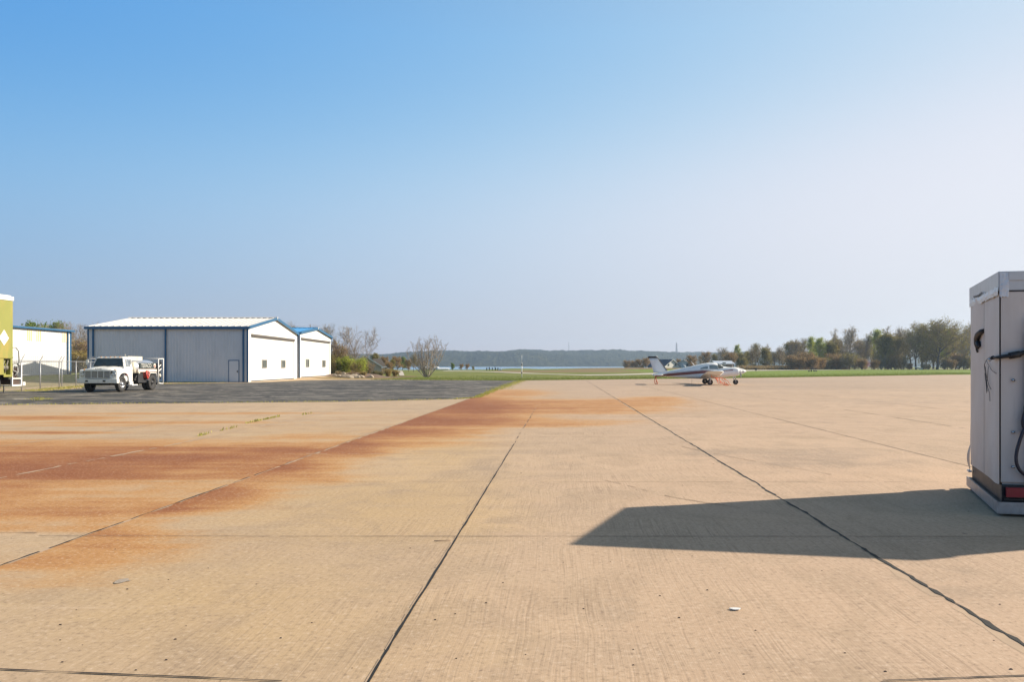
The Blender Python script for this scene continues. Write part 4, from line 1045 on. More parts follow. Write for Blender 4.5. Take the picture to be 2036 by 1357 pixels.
# ================================================================ VEHICLES
tyre_m=M('tyre_rubber',(0.028,0.027,0.026),0.8,var=0.4,vscale=5)
paint_w=M('white_paint',(0.80,0.79,0.76),0.35,var=0.04,vscale=1.5,dirt=(0.45,0.40,0.33),dirt_amt=0.35)
cream=M('cream_paint',(0.68,0.63,0.50),0.45,var=0.08,vscale=1.5,dirt=(0.4,0.33,0.22),dirt_amt=0.4)
black_m=M('black_steel',(0.022,0.022,0.024),0.55,var=0.4,vscale=4)
grille_dk=M('grille_dark',(0.05,0.045,0.04),0.6)
glass_dk=M('vehicle_glass',(0.055,0.07,0.07),0.06,var=0.5,vscale=2)
glass_side=M('side_glass',(0.16,0.19,0.22),0.08,var=0.4,vscale=2)
chrome=M('chrome',(0.55,0.55,0.56),0.2,metal=0.9)
lens=M('lamp_lens',(0.62,0.62,0.60),0.1,var=0.1)
red_m=M('red_paint',(0.50,0.045,0.03),0.45,var=0.2,vscale=4)
amber=M('amber_lens',(0.75,0.28,0.05),0.3)
alum=M('polished_aluminium',(0.50,0.51,0.54),0.38,metal=0.7,var=0.1,vscale=1)
band_m=M('rusty_white_band',(0.70,0.58,0.50),0.5,var=0.1,vscale=2,dirt=(0.55,0.18,0.08),dirt_amt=0.8)
darkpanel=M('tank_name_panel',(0.035,0.045,0.045),0.45,var=0.4,vscale=3)

def wheel(parent,c,axis,R_,w,rim_m,name='wheel',hub=0.55,dual=0):
    """c: centre of outer face; axis points outwards"""
    ax=Vector(axis).normalized(); c=Vector(c)
    b=MB()
    for k in range(1+dual):
        o_=-w*1.12*k
        prof=[(R_*hub,o_-w),(R_*.80,o_-w),(R_*.94,o_-w*.96),(R_,o_-w*.82),(R_,o_-w*.62),(R_*.985,o_-w*.6),(R_*.985,o_-w*.56),(R_,o_-w*.54),(R_,o_-w*.4),(R_*.985,o_-w*.38),(R_*.985,o_-w*.34),(R_,o_-w*.32),(R_,o_-w*.16),(R_*.94,o_-w*.04),(R_*.80,o_),(R_*.70,o_+.004),(R_*hub,o_-.015),(R_*hub,o_-w)]
        b.lathe(prof,c,ax,28)
    wh=b.build(name,tyre_m,parent)
    r=MB(); r.lathe([(R_*hub+.005,-.03),(R_*hub*.98,-.012),(R_*hub*.9,-.03),(R_*hub*.85,-.09),(R_*.30,-.075),(R_*.26,-.02),(R_*.20,.0),(R_*.16,.03),(0.001,.035)],c,ax,24)
    u=ax.orthogonal().normalized(); v=ax.cross(u)
    for k in range(6):
        a=k*math.pi/3; p=c+(u*math.cos(a)+v*math.sin(a))*R_*.36-ax*.075
        r.lathe([(.001,.03),(.022,.03),(.022,0)],p,ax,6,smooth=False)
    r.build('rim',rim_m,wh)
    return wh

def text_mesh(name,txt,size,mat,parent,Mx,extr=0.006,bold=0.0,space=1.0):
    cu=bpy.data.curves.new(name,'FONT'); cu.body=txt; cu.size=size; cu.extrude=extr; cu.align_x='CENTER'; cu.align_y='CENTER'; cu.offset=bold; cu.space_character=space
    tmp=bpy.data.objects.new('tmp',cu); COL.objects.link(tmp)
    dg=bpy.context.evaluated_depsgraph_get(); me=bpy.data.meshes.new_from_object(tmp.evaluated_get(dg)); bpy.data.objects.remove(tmp)
    me.transform(Mx); me.materials.clear(); me.materials.append(mat)
    o=bpy.data.objects.new(name,me); COL.objects.link(o); o.parent=parent; return o
# frames for lettering: facing -Y (front) and +X (side)
FRONT=Matrix(((1,0,0,0),(0,0,-1,0),(0,1,0,0),(0,0,0,1)))
SIDE=Matrix(((0,0,1,0),(1,0,0,0),(0,1,0,0),(0,0,0,1)))

# ---------------------------------------------------------------- white fuel truck: local x across (+x = its left side), y backwards, front axle at y=0
T=thing('fuel_truck','old white conventional cab fuel truck with red hose reel before grey hangar','truck',(-24.12,44.75,0))
# chassis
b=MB()
for s in (-1,1): b.box((s*.42-.05,-.6,.62),(s*.42+.05,4.4,.82))
b.box((-.5,-.1,.42),(.5,.1,.56)); b.box((-.95,-.06,.40),(.95,.06,.50)); b.box((-.9,3.5,.42),(.9,3.62,.56)); b.lathe([(.001,-.2),(.2,-.17),(.24,0),(.2,.17),(.001,.2)],(0,3.56,.5),(0,1,0),12)
b.box((-.30,-.35,.50),(.30,.45,.75))
b.build('chassis',black_m,T)
for s in (1,-1):
    wheel(T,(s*1.02,0,.475),(s,0,0),.475,.24,chrome,hub=.53)
    wheel(T,(s*1.12,3.56,.49),(s,0,0),.49,.24,black_m,hub=.50,dual=1)
# front bumper
b=MB(); b.hexa([(-1.17,-.90,.53),(1.17,-.90,.53),(1.17,-.62,.53),(-1.17,-.62,.53)],[(-1.17,-.92,.79),(1.17,-.92,.79),(1.17,-.62,.79),(-1.17,-.62,.79)])
bp=b.build('bumper',paint_w,T,bevel=.03)
b=MB()
for x in (-.60,.42): b.box((x-.075,-.93,.62),(x+.075,-.905,.71))
b.build('tow_slot',black_m,bp)
# grille panel
b=MB(); b.box((-1.09,-.80,.81),(1.09,-.66,1.285))
gp=b.build('grille_panel',paint_w,T,bevel=.03)
b=MB(); b.box((-.74,-.815,.86),(.72,-.803,1.235)); b.build('grille_opening',grille_dk,gp)
b=MB()
for k in range(6): z=.885+k*.065; b.box((-.74,-.835,z-.009),(.72,-.817,z+.010))
for x in (-.75,-.38,-.01,.35,.72): b.box((x-.014,-.842,.85),(x+.014,-.818,1.245))
b.box((-.76,-.842,.840),(.74,-.818,.852)); b.box((-.76,-.842,1.243),(.74,-.818,1.256))
b.build('grille_bars',paint_w,gp)
for x in (-.90,.90):
    b=MB(); b.lathe([(.125,0),(.125,.03),(.105,.030),(.095,.02)],(x,-.80,1.045),(0,-1,0),20); hl=b.build('headlight',chrome,T)
    b=MB(); b.lathe([(.096,.015),(.07,.035),(.001,.042)],(x,-.80,1.045),(0,-1,0),20); b.build('lens',lens,hl)
    b=MB(); b.lathe([(.035,0),(.035,.03),(.001,.04)],(x*.93 if x<0 else .96,-.72,1.34),(0,-1,0),12); b.build('marker_lamp',amber,T)
# hood and fenders
def prof_loft(xs_f,z_f,y_f,xs_b,z_b,y_b):
    pass
b=MB()
hood=[]
for (y,hw,zt,zs) in ((-.80,.86,1.31,1.27),(-.70,.88,1.385,1.29),(-.3,.90,1.45,1.32),(.12,.92,1.50,1.36),(.30,.92,1.53,1.40)):
    hood.append([(-hw,y,zs-.25),(-hw,y,zs),(-hw*.86,y,zt-.03),(-hw*.5,y,zt),(-.16,y,zt+.01),(0,y,zt-.012),(.16,y,zt+.01),(hw*.5,y,zt),(hw*.86,y,zt-.03),(hw,y,zs),(hw,y,zs-.25)])
b.loft(hood); b.build('hood',paint_w,T)
for s in (-1,1):
    b=MB(); secs=[]
    x0,x1=s*.80,s*1.10
    # fender side with a wheel arch
    out=[(-.785,.62),(-.785,1.275),(-.66,1.325),(.25,1.40),(.95,1.40),(.95,.56),(.70,.52)]
    arch=[(.64,.62),(.60,.86),(.44,1.04),(.2,1.12),(-.1,1.12),(-.36,1.04),(-.54,.86),(-.60,.62)]
    poly=[(x1,y,z) for y,z in out+arch]
    b.prism(poly,(x0-x1,0,0)); b.build('fender',paint_w,T,bevel=.025)
    b=MB(); b.prism([(s*.74,y,z) for y,z in [(-.60,.60)]+[(p[0]*1.0,p[1]) for p in arch[::-1]][1:]+[(.64,.60)]],(-s*.22,0,0)); 
    b.build('wheel_well',black_m,T)
# cab
b=MB()
cab=[]
sec=lambda y,hw_b,hw_t,zt,zb: [(-hw_b,y,zb),(-hw_b,y,1.38),(-hw_b+.01,y,min(1.52,zt)),(-hw_t,y,zt-.07) ,(-hw_t+.09,y,zt),(0,y,zt+.02),(hw_t-.09,y,zt),(hw_t,y,zt-.07),(hw_b-.01,y,min(1.52,zt)),(hw_b,y,1.38),(hw_b,y,zb)]
b.box((-.98,.30,.60),(.98,1.30,1.50))
b.hexa([(-.97,.30,1.50),(.97,.30,1.50),(.97,1.30,1.50),(-.97,1.30,1.50)],[(-.80,.52,2.02),(.80,.52,2.02),(.82,1.24,2.02),(-.82,1.24,2.02)])
cabo=b.build('cab',paint_w,T,bevel=.05)
b=MB(); b.hexa([(-.83,.46,2.005),(.83,.46,2.005),(.84,1.27,2.005),(-.84,1.27,2.005)],[(-.72,.58,2.09),(.72,.58,2.09),(.72,1.18,2.09),(-.72,1.18,2.09)]); b.build('cab_roof',paint_w,T,bevel=.04)
for i in range(5):
    b=MB(); b.lathe([(.03,0),(.03,.03),(.001,.030)],(-.56+.28*i,.56,2.075),(0,-.5,1),10); b.build('roof_marker_lamp',amber,T)
# windshield on the slanted face
def on_face(pts,off): return [(x,y-off,z+off*.35) for x,y,z in pts]
ws=lambda x,f: (x*(1-.17*f/1.0),.30+.22*f,1.50+.52*f)
q=[ws(-.86,.10),ws(.86,.10),ws(.86,.88),ws(-.86,.88)]
b=MB(); b.hexa(on_face(q,.005),on_face(q,.022)); wsh=b.build('windshield',glass_dk,T)
fr=[ws(-.90,.05),ws(.90,.05),ws(.90,.93),ws(-.90,.93)]
b=MB(); b.hexa(on_face(fr,-.02),on_face(fr,.010)); b.build('windshield_gasket',black_m,wsh)
for x in (-.45,.25):
    b=MB(); b.tube([(x,.285,1.545),(x+.28,.35,1.72)],.008,5); b.build('wiper',black_m,wsh)
for s in (-1,1):
    sd=lambda y,z,o=0: (s*(.97-.16*(z-1.50)/.52+o),y,z)
    q=[sd(.46,1.53,.004),sd(1.05,1.53,.004),sd(1.02,1.95,.004),sd(.66,1.95,.004)]
    q2=[(x+s*.015,y,z) for x,y,z in q]
    b=MB(); b.hexa(q,q2); dw=b.build('door_window',glass_side,T)
    b=MB(); b.tube([sd(.67,1.53,.022),sd(.74,1.94,.022)],.012,5); b.build('vent_bar',paint_w,dw)
    b=MB(); b.box((s*.982,.42,.66) if s>0 else (s*.997,.42,.66),(s*.997,1.18,1.50) if s>0 else (s*.982,1.18,1.50)); dr=b.build('door',paint_w,T)
    b=MB(); b.box((s*1.0-.012,1.02,1.26),(s*1.0+.022,1.14,1.29)); b.build('handle',chrome,dr)
    # west-coast mirror
    b=MB(); b.tube([(s*.98,.42,1.55),(s*1.28,.36,1.56),(s*1.28,.36,1.98),(s*.84,.5,1.98)],.014,6); b.tube([(s*1.28,.36,1.78),(s*.93,.45,1.78)],.012,6)
    mi=b.build('mirror_bracket',paint_w,T)
    b=MB(); b.box((s*1.28-.07,.33,1.62),(s*1.28+.07,.37,1.92)); b.build('mirror',paint_w,mi)
    b=MB(); b.box((min(s*.85,s*1.2),.80,.36),(max(s*.85,s*1.2),1.45,.42)); b.box((min(s*.9,s*1.0),.9,.42),(max(s*.9,s*1.0),1.3,.60)); b.build('running_board',paint_w,T)
b=MB(); b.box((.985,.36,1.00),(1.105,.43,1.04)); b.build('fender_badge',red_m,T)
text_mesh('hood_lettering','F O R D',.105,grille_dk,T,Matrix.Translation((0,-.76,1.375))@Matrix.Rotation(R(-32),4,'X')@FRONT,extr=.004,bold=.003)
# tank
b=MB(); secs=[]
for y,k in ((1.48,.72),(1.50,.93),(1.56,1.0),(4.10,1.0),(4.24,.93),(4.30,.72)):
    sec_=[]
    for i in range(28):
        a=2*math.pi*i/28; c_,s_=math.cos(a),math.sin(a)
        sec_.append((math.copysign(abs(c_)**.72,c_)*1.02*k,y,1.44+math.copysign(abs(s_)**.8,s_)*.50*k))
    secs.append(sec_)
b.loft(secs); tank=b.build('tank',alum,T)
b=MB(); b.box((-.55,1.55,1.86),(-.50,3.35,2.14)); b.box((.50,1.55,1.86),(.55,3.35,2.14)); b.box((-.5,1.55,1.86),(.5,1.60,2.14)); b.box((-.5,3.30,1.86),(.5,3.35,2.14)); b.build('overturn_rail',cream,tank)
for y in (2.0,2.8):
    b=MB(); b.lathe([(.24,0),(.24,.10),(.20,.13),(.001,.14)],(0,y,1.93),(0,0,1),18); b.build('manhole',cream,tank)
b=MB(); b.tube([(.3,1.7,2.12),(.3,1.7,2.26)],.02,6); b.build('vent_pipe',cream,tank)
for s in (-1,1):
    b=MB(); b.box((min(s*1.02,s*1.055),1.95,1.37),(max(s*1.02,s*1.055),4.15,1.73)); pn=b.build('name_panel',darkpanel,tank)
    if s>0:
        text_mesh('lettering','TEXACO',.34,M('letter_white',(0.48,0.48,0.45),.5,var=.15,vscale=6),pn,Matrix.Translation((1.06,2.82,1.55))@SIDE,extr=.006,bold=.004,space=.95)
        b=MB(); b.lathe([(.15,0),(.15,.012),(.001,.012)],(1.058,3.93,1.55),(1,0,0),24); rd=b.build('roundel',M('roundel_cream',(0.7,0.6,0.52),.5),pn)
        st_=[]; 
        for i in range(10): a=math.pi/2+i*math.pi/5; r_=.115 if i%2==0 else .045; st_.append((1.0705,3.93+r_*math.cos(a),1.55+r_*math.sin(a)))
        b=MB(); b.prism(st_,(.006,0,0)); b.build('star',red_m,rd)
    b=MB(); b.box((min(s*1.0,s*1.075),1.75,1.17),(max(s*1.0,s*1.075),4.2,1.335)); b.build('side_band',band_m,tank)
    b=MB(); b.box((min(s*.55,s*1.0),1.9,.50),(max(s*.55,s*1.0),2.98,1.02)); b.box((min(s*.6,s*.96),2.05,1.02),(max(s*.6,s*.96),4.0,1.17)); b.build('side_cabinet',black_m,T)
    # rear fender hoop
    pts_=[(-.60,.62),(-.56,.86),(-.40,1.08),(.40,1.08),(.52,.86),(.60,.46)]
    b=MB()
    for i in range(len(pts_)-1):
        (y0_,z0_),(y1_,z1_)=pts_[i],pts_[i+1]
        xa,xb=min(s*.56,s*1.16),max(s*.56,s*1.16)
        b.hexa([(xa,3.56+y0_,z0_),(xb,3.56+y0_,z0_),(xb,3.56+y1_,z1_),(xa,3.56+y1_,z1_)],[(xa,3.56+y0_,z0_+.045),(xb,3.56+y0_,z0_+.045),(xb,3.56+y1_,z1_+.045),(xa,3.56+y1_,z1_+.045)])
    b.build('rear_fender',paint_w,T)
    b=MB(); b.box((min(s*.60,s*1.12),4.18,.34),(max(s*.60,s*1.12),4.20,.95)); b.build('mud_flap',black_m,T)
# hose reel with red hose
b=MB(); b.lathe([(.10,-.16),(.27,-.15),(.27,-.12),(.13,-.11),(.13,.11),(.27,.12),(.27,.15),(.10,.16)],(.98,2.80,.98),(.92,.3,.1),24); reel=b.build('hose_reel',red_m,T)
b=MB()
for k in range(5):
    c_=Vector((.98,2.80,.98))+Vector((.92,.3,.1)).normalized()*(-.09+.045*k); ax=Vector((.92,.3,.1)).normalized(); u_=ax.orthogonal().normalized(); v_=ax.cross(u_)
    b.tube([c_+(u_*math.cos(a)+v_*math.sin(a))*(.20+.015*(k%2)) for a in np.linspace(0,6.283,17)],.022,6,cap=False)
b.tube([(1.02,2.85,1.18),(1.12,2.95,1.22),(1.16,3.02,1.08),(1.14,2.98,.85),(1.1,2.85,.70)],.028,7)
b.build('hose',M('hose_red',(0.55,0.10,0.07),.5,var=.3,vscale=8),reel)
# front box and filter behind the cab
b=MB(); b.lathe([(.001,-.35),(.18,-.33),(.2,0),(.18,.33),(.001,.35)],(.82,1.62,1.45),(0,0,1),16); b.build('filter_vessel',cream,T)
b=MB(); b.box((.78,1.86,1.08),(1.06,2.02,1.28)); b.build('junction_box',cream,T)
b=MB(); b.tube([(.75,1.5,.8),(.95,1.62,.75),(.98,1.75,.95)],.04,7); b.tube([(.6,1.7,.7),(.9,1.85,.68)],.05,7); b.build('piping',black_m,T)
# rear frame with nozzles
b=MB()
for (a,c_) in (((1.10,4.36,.42),(1.10,4.36,2.0)),((1.10,5.02,.36),(1.12,5.02,2.02)),((1.10,4.36,2.0),(1.12,5.02,2.02)),((1.10,4.36,.42),(1.10,5.02,.38)),((-1.10,4.36,.42),(-1.10,4.36,2.0)),((-1.10,5.02,.36),(-1.10,5.02,2.02)),((-1.1,4.36,2.0),(-1.1,5.02,2.02)),((-1.1,5.02,2.02),(1.12,5.02,2.02)),((-1.1,5.02,.38),(1.1,5.02,.38)),((1.10,4.7,1.62),(1.1,4.36,1.45)),((1.1,4.36,1.2),(1.1,4.75,1.35))):
    b.tube([a,c_],.032,6)
rfm=b.build('rear_frame',paint_w,T)
b=MB(); b.box((-.95,4.42,.75),(.95,4.90,1.25)); b.box((.55,4.45,1.25),(1.0,4.9,1.72)); b.box((-.2,4.4,1.25),(.2,4.8,1.60)); b.build('pump_cabinet',black_m,rfm)
b=MB(); b.tube([(1.05,4.55,1.9),(1.08,4.62,1.75),(1.05,4.85,1.8),(1.04,4.9,1.5),(1.06,4.6,1.3),(1.06,4.8,.9),(1.06,4.7,.7)],.035,7); b.tube([(1.0,4.8,1.9),(1.05,4.95,1.7),(1.05,4.75,1.6)],.03,7); b.build('nozzle_hose',black_m,rfm)
b=MB(); b.lathe([(.001,-.07),(.1,-.06),(.12,0),(.1,.06),(.001,.07)],(1.02,4.72,.92),(1,0,0),14); b.build('gauge',cream,rfm)

# ---------------------------------------------------------------- green high-sided tank truck at the left edge: its left side runs along y at x=-28.1
gy=42.5
lime=M('faded_lime_paint',(0.235,0.24,0.055),0.5,var=0.12,vscale=0.7,dirt=(0.50,0.30,0.08),dirt_amt=0.55)
Q=thing('tank_truck','tall faded lime green tank truck cut by the left picture edge','truck',(-29.35,38.5,0))
b=MB(); b.box((-1.25,-4.6,1.95),(1.25,4.0,5.20)); body=b.build('body',lime,Q,bevel=.04)
b=MB(); b.box((-1.28,-4.63,5.203),(1.28,4.03,5.44)); b.box((-1.2,-4.5,5.44),(1.2,3.9,5.50)); b.build('roof_band',M('chipped_white',(0.74,0.73,0.68),.5,var=.05,dirt=(.5,.46,.2),dirt_amt=.8,vscale=3),Q,bevel=.02)
b=MB()
b.box((-1.22,-.1,.93),(1.22,.9,1.947)); b.box((-1.22,1.35,.93),(1.22,1.75,1.947)); b.box((-1.22,2.9,.93),(1.22,3.25,1.947)); b.box((-1.22,3.82,.93),(1.22,4.0,1.947))
b.box((-1.22,-4.5,.93),(1.22,-.1,1.1)); b.box((-1.22,.9,.93),(1.22,3.82,1.06)); b.box((-1.0,.9,1.06),(1.0,3.8,1.94))
sk=b.build('side_lockers',lime,Q)
b=MB()
for y0_,y1_ in ((1.78,2.0),(2.02,2.85),(3.28,3.45),(3.5,3.78)):
    b.tube([(1.1,y0_,1.15),(1.12,(y0_+y1_)/2,1.6),(1.1,y1_,1.85)],.04,6)
for y_ in (2.2,2.5,3.4,3.65): b.lathe([(.001,-.04),(.11,-.04),(.11,.04),(.001,.04)],(1.12,y_,1.45),(1,0,0),14)
b.build('valves',M('grimy_pipes',(0.16,0.15,0.12),.6,var=.5,vscale=6),Q)
# hazard placard
b=MB(); b.prism([(1.253,3.22,2.68),(1.253,3.62,3.10),(1.253,3.22,3.52) if False else (1.253,3.22,3.55),(1.253,2.82,3.10)],(.012,0,0)); pl=b.build('hazard_placard',M('placard_white',(0.78,0.78,0.74),.5,var=.04),Q)
b=MB(); b.prism([(1.268,3.48,3.28),(1.268,3.60,3.30),(1.268,3.52,3.12)],(.002,0,0)); b.build('torn_corner',lime,pl)
for y_ in (2.55,-2.6,-3.8):
    for s in (1,-1): wheel(Q,(s*1.22,y_,.52),(s,0,0),.52,.30,black_m,hub=.5,dual=1)
b=MB()
for s in (-1,1): b.box((s*.45-.06,-4.4,.72),(s*.45+.06,4.7,.92))
b.box((-.9,2.45,.46),(.9,2.65,.6)); b.build('chassis',black_m,Q)
# cab out of the picture, ahead of the body
b=MB(); b.box((-1.2,-6.3,.7),(1.2,-4.75,2.2)); b.hexa([(-1.2,-6.3,2.2),(1.2,-6.3,2.2),(1.2,-4.75,2.2),(-1.2,-4.75,2.2)],[(-1.05,-5.9,2.95),(1.05,-5.9,2.95),(1.05,-4.8,2.95),(-1.05,-4.8,2.95)]); cb=b.build('cab',lime,Q,bevel=.06)
b=MB(); b.hexa([(-1.0,-6.27,2.3),(1.0,-6.27,2.3),(1.0,-6.2,2.3),(-1.0,-6.2,2.3)],[(-.95,-5.98,2.85),(.95,-5.98,2.85),(.95,-5.9,2.85),(-.95,-5.9,2.85)]); b.build('windshield',glass_dk,cb)
for s in (1,-1): wheel(Q,(s*1.2,-5.4,.5),(s,0,0),.5,.28,black_m,hub=.5)
# rear service platform
b=MB()
for x in (-1.1,1.12):
    b.box((x-.05,4.03,.40),(x+.05,4.10,1.2)); b.box((x-.05,4.82,.40),(x+.05,4.90,1.72)); b.box((x-.05,4.10,.40),(x+.05,4.82,.48)); b.box((x-.05,4.10,.80),(x+.05,4.82,.86))
b.box((-1.1,4.10,.40),(1.1,4.95,.44)); b.box((1.02,4.9,.42),(1.22,5.12,.62)); b.box((-1.1,4.84,1.66),(1.1,4.90,1.72))
pf=b.build('rear_platform',paint_w,Q)
b=MB(); b.box((-1.0,4.14,.49),(1.08,4.80,.79)); b.box((-.95,4.08,.87),(1.0,4.7,1.45)); b.build('pump_box',M('dark_rusty_steel',(0.075,0.05,0.04),.7,var=.5,vscale=4),pf)
b=MB(); b.tube([(1.08,4.25,1.7),(1.08,4.2,1.3),(1.1,4.5,1.2),(1.1,4.6,.95)],.045,7); b.tube([(1.1,4.0,2.57),(1.1,4.45,2.60),(1.12,4.66,2.40),(1.12,4.72,1.9),(1.12,4.72,1.2)],.035,7); b.tube([(1.1,4.3,1.5),(1.12,4.55,1.55),(1.12,4.6,1.2),(1.1,4.35,1.0)],.04,7)
b.lathe([(.001,-.05),(.09,-.05),(.09,.05),(.001,.05)],(1.12,4.70,1.62),(1,0,0),12)
b.build('riser_pipes',M('grey_pipes',(0.34,0.34,0.33),.5,metal=.3,var=.3,vscale=4),pf)

# ---------------------------------------------------------------- twin engine aeroplane: local x forward, y to its left, main axle at origin
mar=M('maroon_stripe',(0.20,0.055,0.042),0.4,var=0.15)
pw=M('aircraft_white',(0.84,0.84,0.81),0.38,var=0.04,vscale=1.0,dirt=(0.50,0.44,0.36),dirt_amt=0.3)
dk=M('aircraft_black',(0.03,0.025,0.025),0.4)
pglass=M('aircraft_glass',(0.20,0.24,0.25),0.05,var=0.5,vscale=1.5)
ax_,ad_=X_at(1406.5,62.6),62.6
PL=thing('aeroplane','white low wing twin engine aeroplane with maroon stripe, tied down on the apron','aeroplane',(ax_,ad_,0),R(-7.5))
# fuselage stations: x, z_bottom, z_top, half width, square-ness
st_=[(3.12,1.05,1.13,.02),(2.92,.93,1.26,.15),(2.6,.82,1.36,.29),(2.1,.72,1.40,.42),(1.6,.62,1.45,.53),(1.25,.56,1.50,.58),(1.0,.52,1.64,.60),(.75,.50,1.77,.62),(.45,.48,1.82,.62),(0,.46,1.80,.61),(-.5,.46,1.71,.58),(-1.2,.49,1.55,.49),(-2.0,.55,1.36,.38),(-3.0,.63,1.16,.26),(-3.8,.68,1.00,.15),(-4.45,.70,.86,.05)]
def fsec(x,zb,zt,hw,n=28):
    zc=zb+(zt-zb)*.42; out=[]
    for i in range(n):
        a=2*math.pi*i/n; c_,s_=math.cos(a),math.sin(a)
        e=.75
        yy=math.copysign(abs(c_)**e,c_)*hw
        if s_>0:
            zz=zc+(zt-zc)*abs(s_)**.85; 
            if zt>1.5: yy*=1-.22*(abs(s_)**2)
        else: zz=zc-(zc-zb)*abs(s_)**.8
        out.append((x,yy,zz))
    return out
def interp_st(x):
    for i in range(len(st_)-1):
        a,c_=st_[i],st_[i+1]
        if a[0]>=x>=c_[0]:
            f=(a[0]-x)/(a[0]-c_[0]); f2=f
            return (x,)+tuple(a[k]+(c_[k]-a[k])*f2 for k in (1,2,3))
    return st_[-1]
b=MB(); xs_=[s[0] for s in st_]; fine_x=[]
for i in range(len(xs_)-1):
    for k in range(4): fine_x.append(xs_[i]+(xs_[i+1]-xs_[i])*k/4)
fine_x.append(xs_[-1])
b.loft([fsec(*interp_st(x)) for x in fine_x]); fus=b.build('fuselage',pw,PL)
# surface patches hugging the fuselage side
def side_y(x,z,off):
    s=interp_st(x); _,zb,zt,hw=s; zc=zb+(zt-zb)*.42
    if z>zc: t_=min(1,max(0,(z-zc)/(zt-zc)))**(1/.85)
    else: t_=min(1,max(0,(zc-z)/(zc-zb)))**(1/.8)
    c_=math.sqrt(max(0,1-t_*t_)); y=hw*c_**.75
    if z>zc and zt>1.5: y*=1-.22*t_**2
    return y+off
def patch(name,xa,xb,zl,zh,mat,off=.008,nx=40,nz=4,sides=(-1,1),parent=None):
    """zl,zh: callables of x"""
    for s in sides:
        vs=[];fs=[]
        for i in range(nx+1):
            x=xa+(xb-xa)*i/nx
            for j in range(nz+1):
                z=zl(x)+(zh(x)-zl(x))*j/nz; vs.append((x,s*side_y(x,z,off),z))
        for i in range(nx):
            for j in range(nz): a=i*(nz+1)+j; fs.append((a,a+1,a+nz+2,a+nz+1))
        mb=MB(); mb.add(vs,fs,0,True); mb.build(name,mat,parent or fus)
# main maroon stripe rises forward; thin dark line above
patch('stripe',-4.3,.35,lambda x:.60+(x+4.3)*.082,lambda x:.72+(x+4.3)*.090+.10*min(1,(x+4.3)/1.0)*(1 if x<-.4 else max(0,(.35-x)/.75)),mar)
patch('pinstripe',-3.3,1.9,lambda x:.985+(x+3.3)*.072,lambda x:1.005+(x+3.3)*.073,dk,off=.010)
patch('nose_stripe',2.35,2.92,lambda x:1.02,lambda x:1.06+.05*max(0,(2.92-x)/.57),dk)
text_mesh('registration','N7',.001,dk,fus,Matrix.Translation((0,0,-50))) if False else None
# cabin windows, windscreen
patch('rear_window',-.62,-.02,lambda x:1.28+(x+.62)*.03,lambda x:1.36+(x+.62)*.42 if x<-.35 else 1.47+(x+.35)*.14,pglass,off=.012)
patch('side_window',.10,.78,lambda x:1.30+(x-.1)*.02,lambda x:1.60+(x-.1)*.10 if x<.5 else 1.64-(x-.5)*.25,pglass,off=.012)
patch('quarter_window',.88,1.05,lambda x:1.34,lambda x:1.62-(x-.88)*.9,pglass,off=.012)
# windscreen wraps over the cowl
vs=[];fs=[]
for i in range(13):
    th_=math.pi*(i/12); 
    for (x,f) in ((.80,.98),(1.0,.96),(1.24,.97)):
        s_=interp_st(x); zc=s_[1]+(s_[2]-s_[1])*.42; c_=math.cos(.42+ (math.pi-.84)*i/12); sn=math.sin(.42+(math.pi-.84)*i/12)
        yy=math.copysign(abs(c_)**.75,c_)*s_[3]; zz=zc+(s_[2]-zc)*abs(sn)**.85
        if s_[2]>1.5: yy*=1-.22*sn*sn
        nrm_=Vector((.35,c_,sn)).normalized()*.014
        vs.append((x+nrm_.x,yy+nrm_.y,zz+nrm_.z))
for i in range(12):
    for j in range(2): a=i*3+j; fs.append((a,a+1,a+4,a+3))
b=MB(); b.add(vs,fs,0,True); b.build('windscreen',glass_dk,fus)
b=MB(); b.tube([(.80,0,1.80),(1.02,0,1.665),(1.25,0,1.525)],.018,6); b.build('windscreen_post',pw,fus)
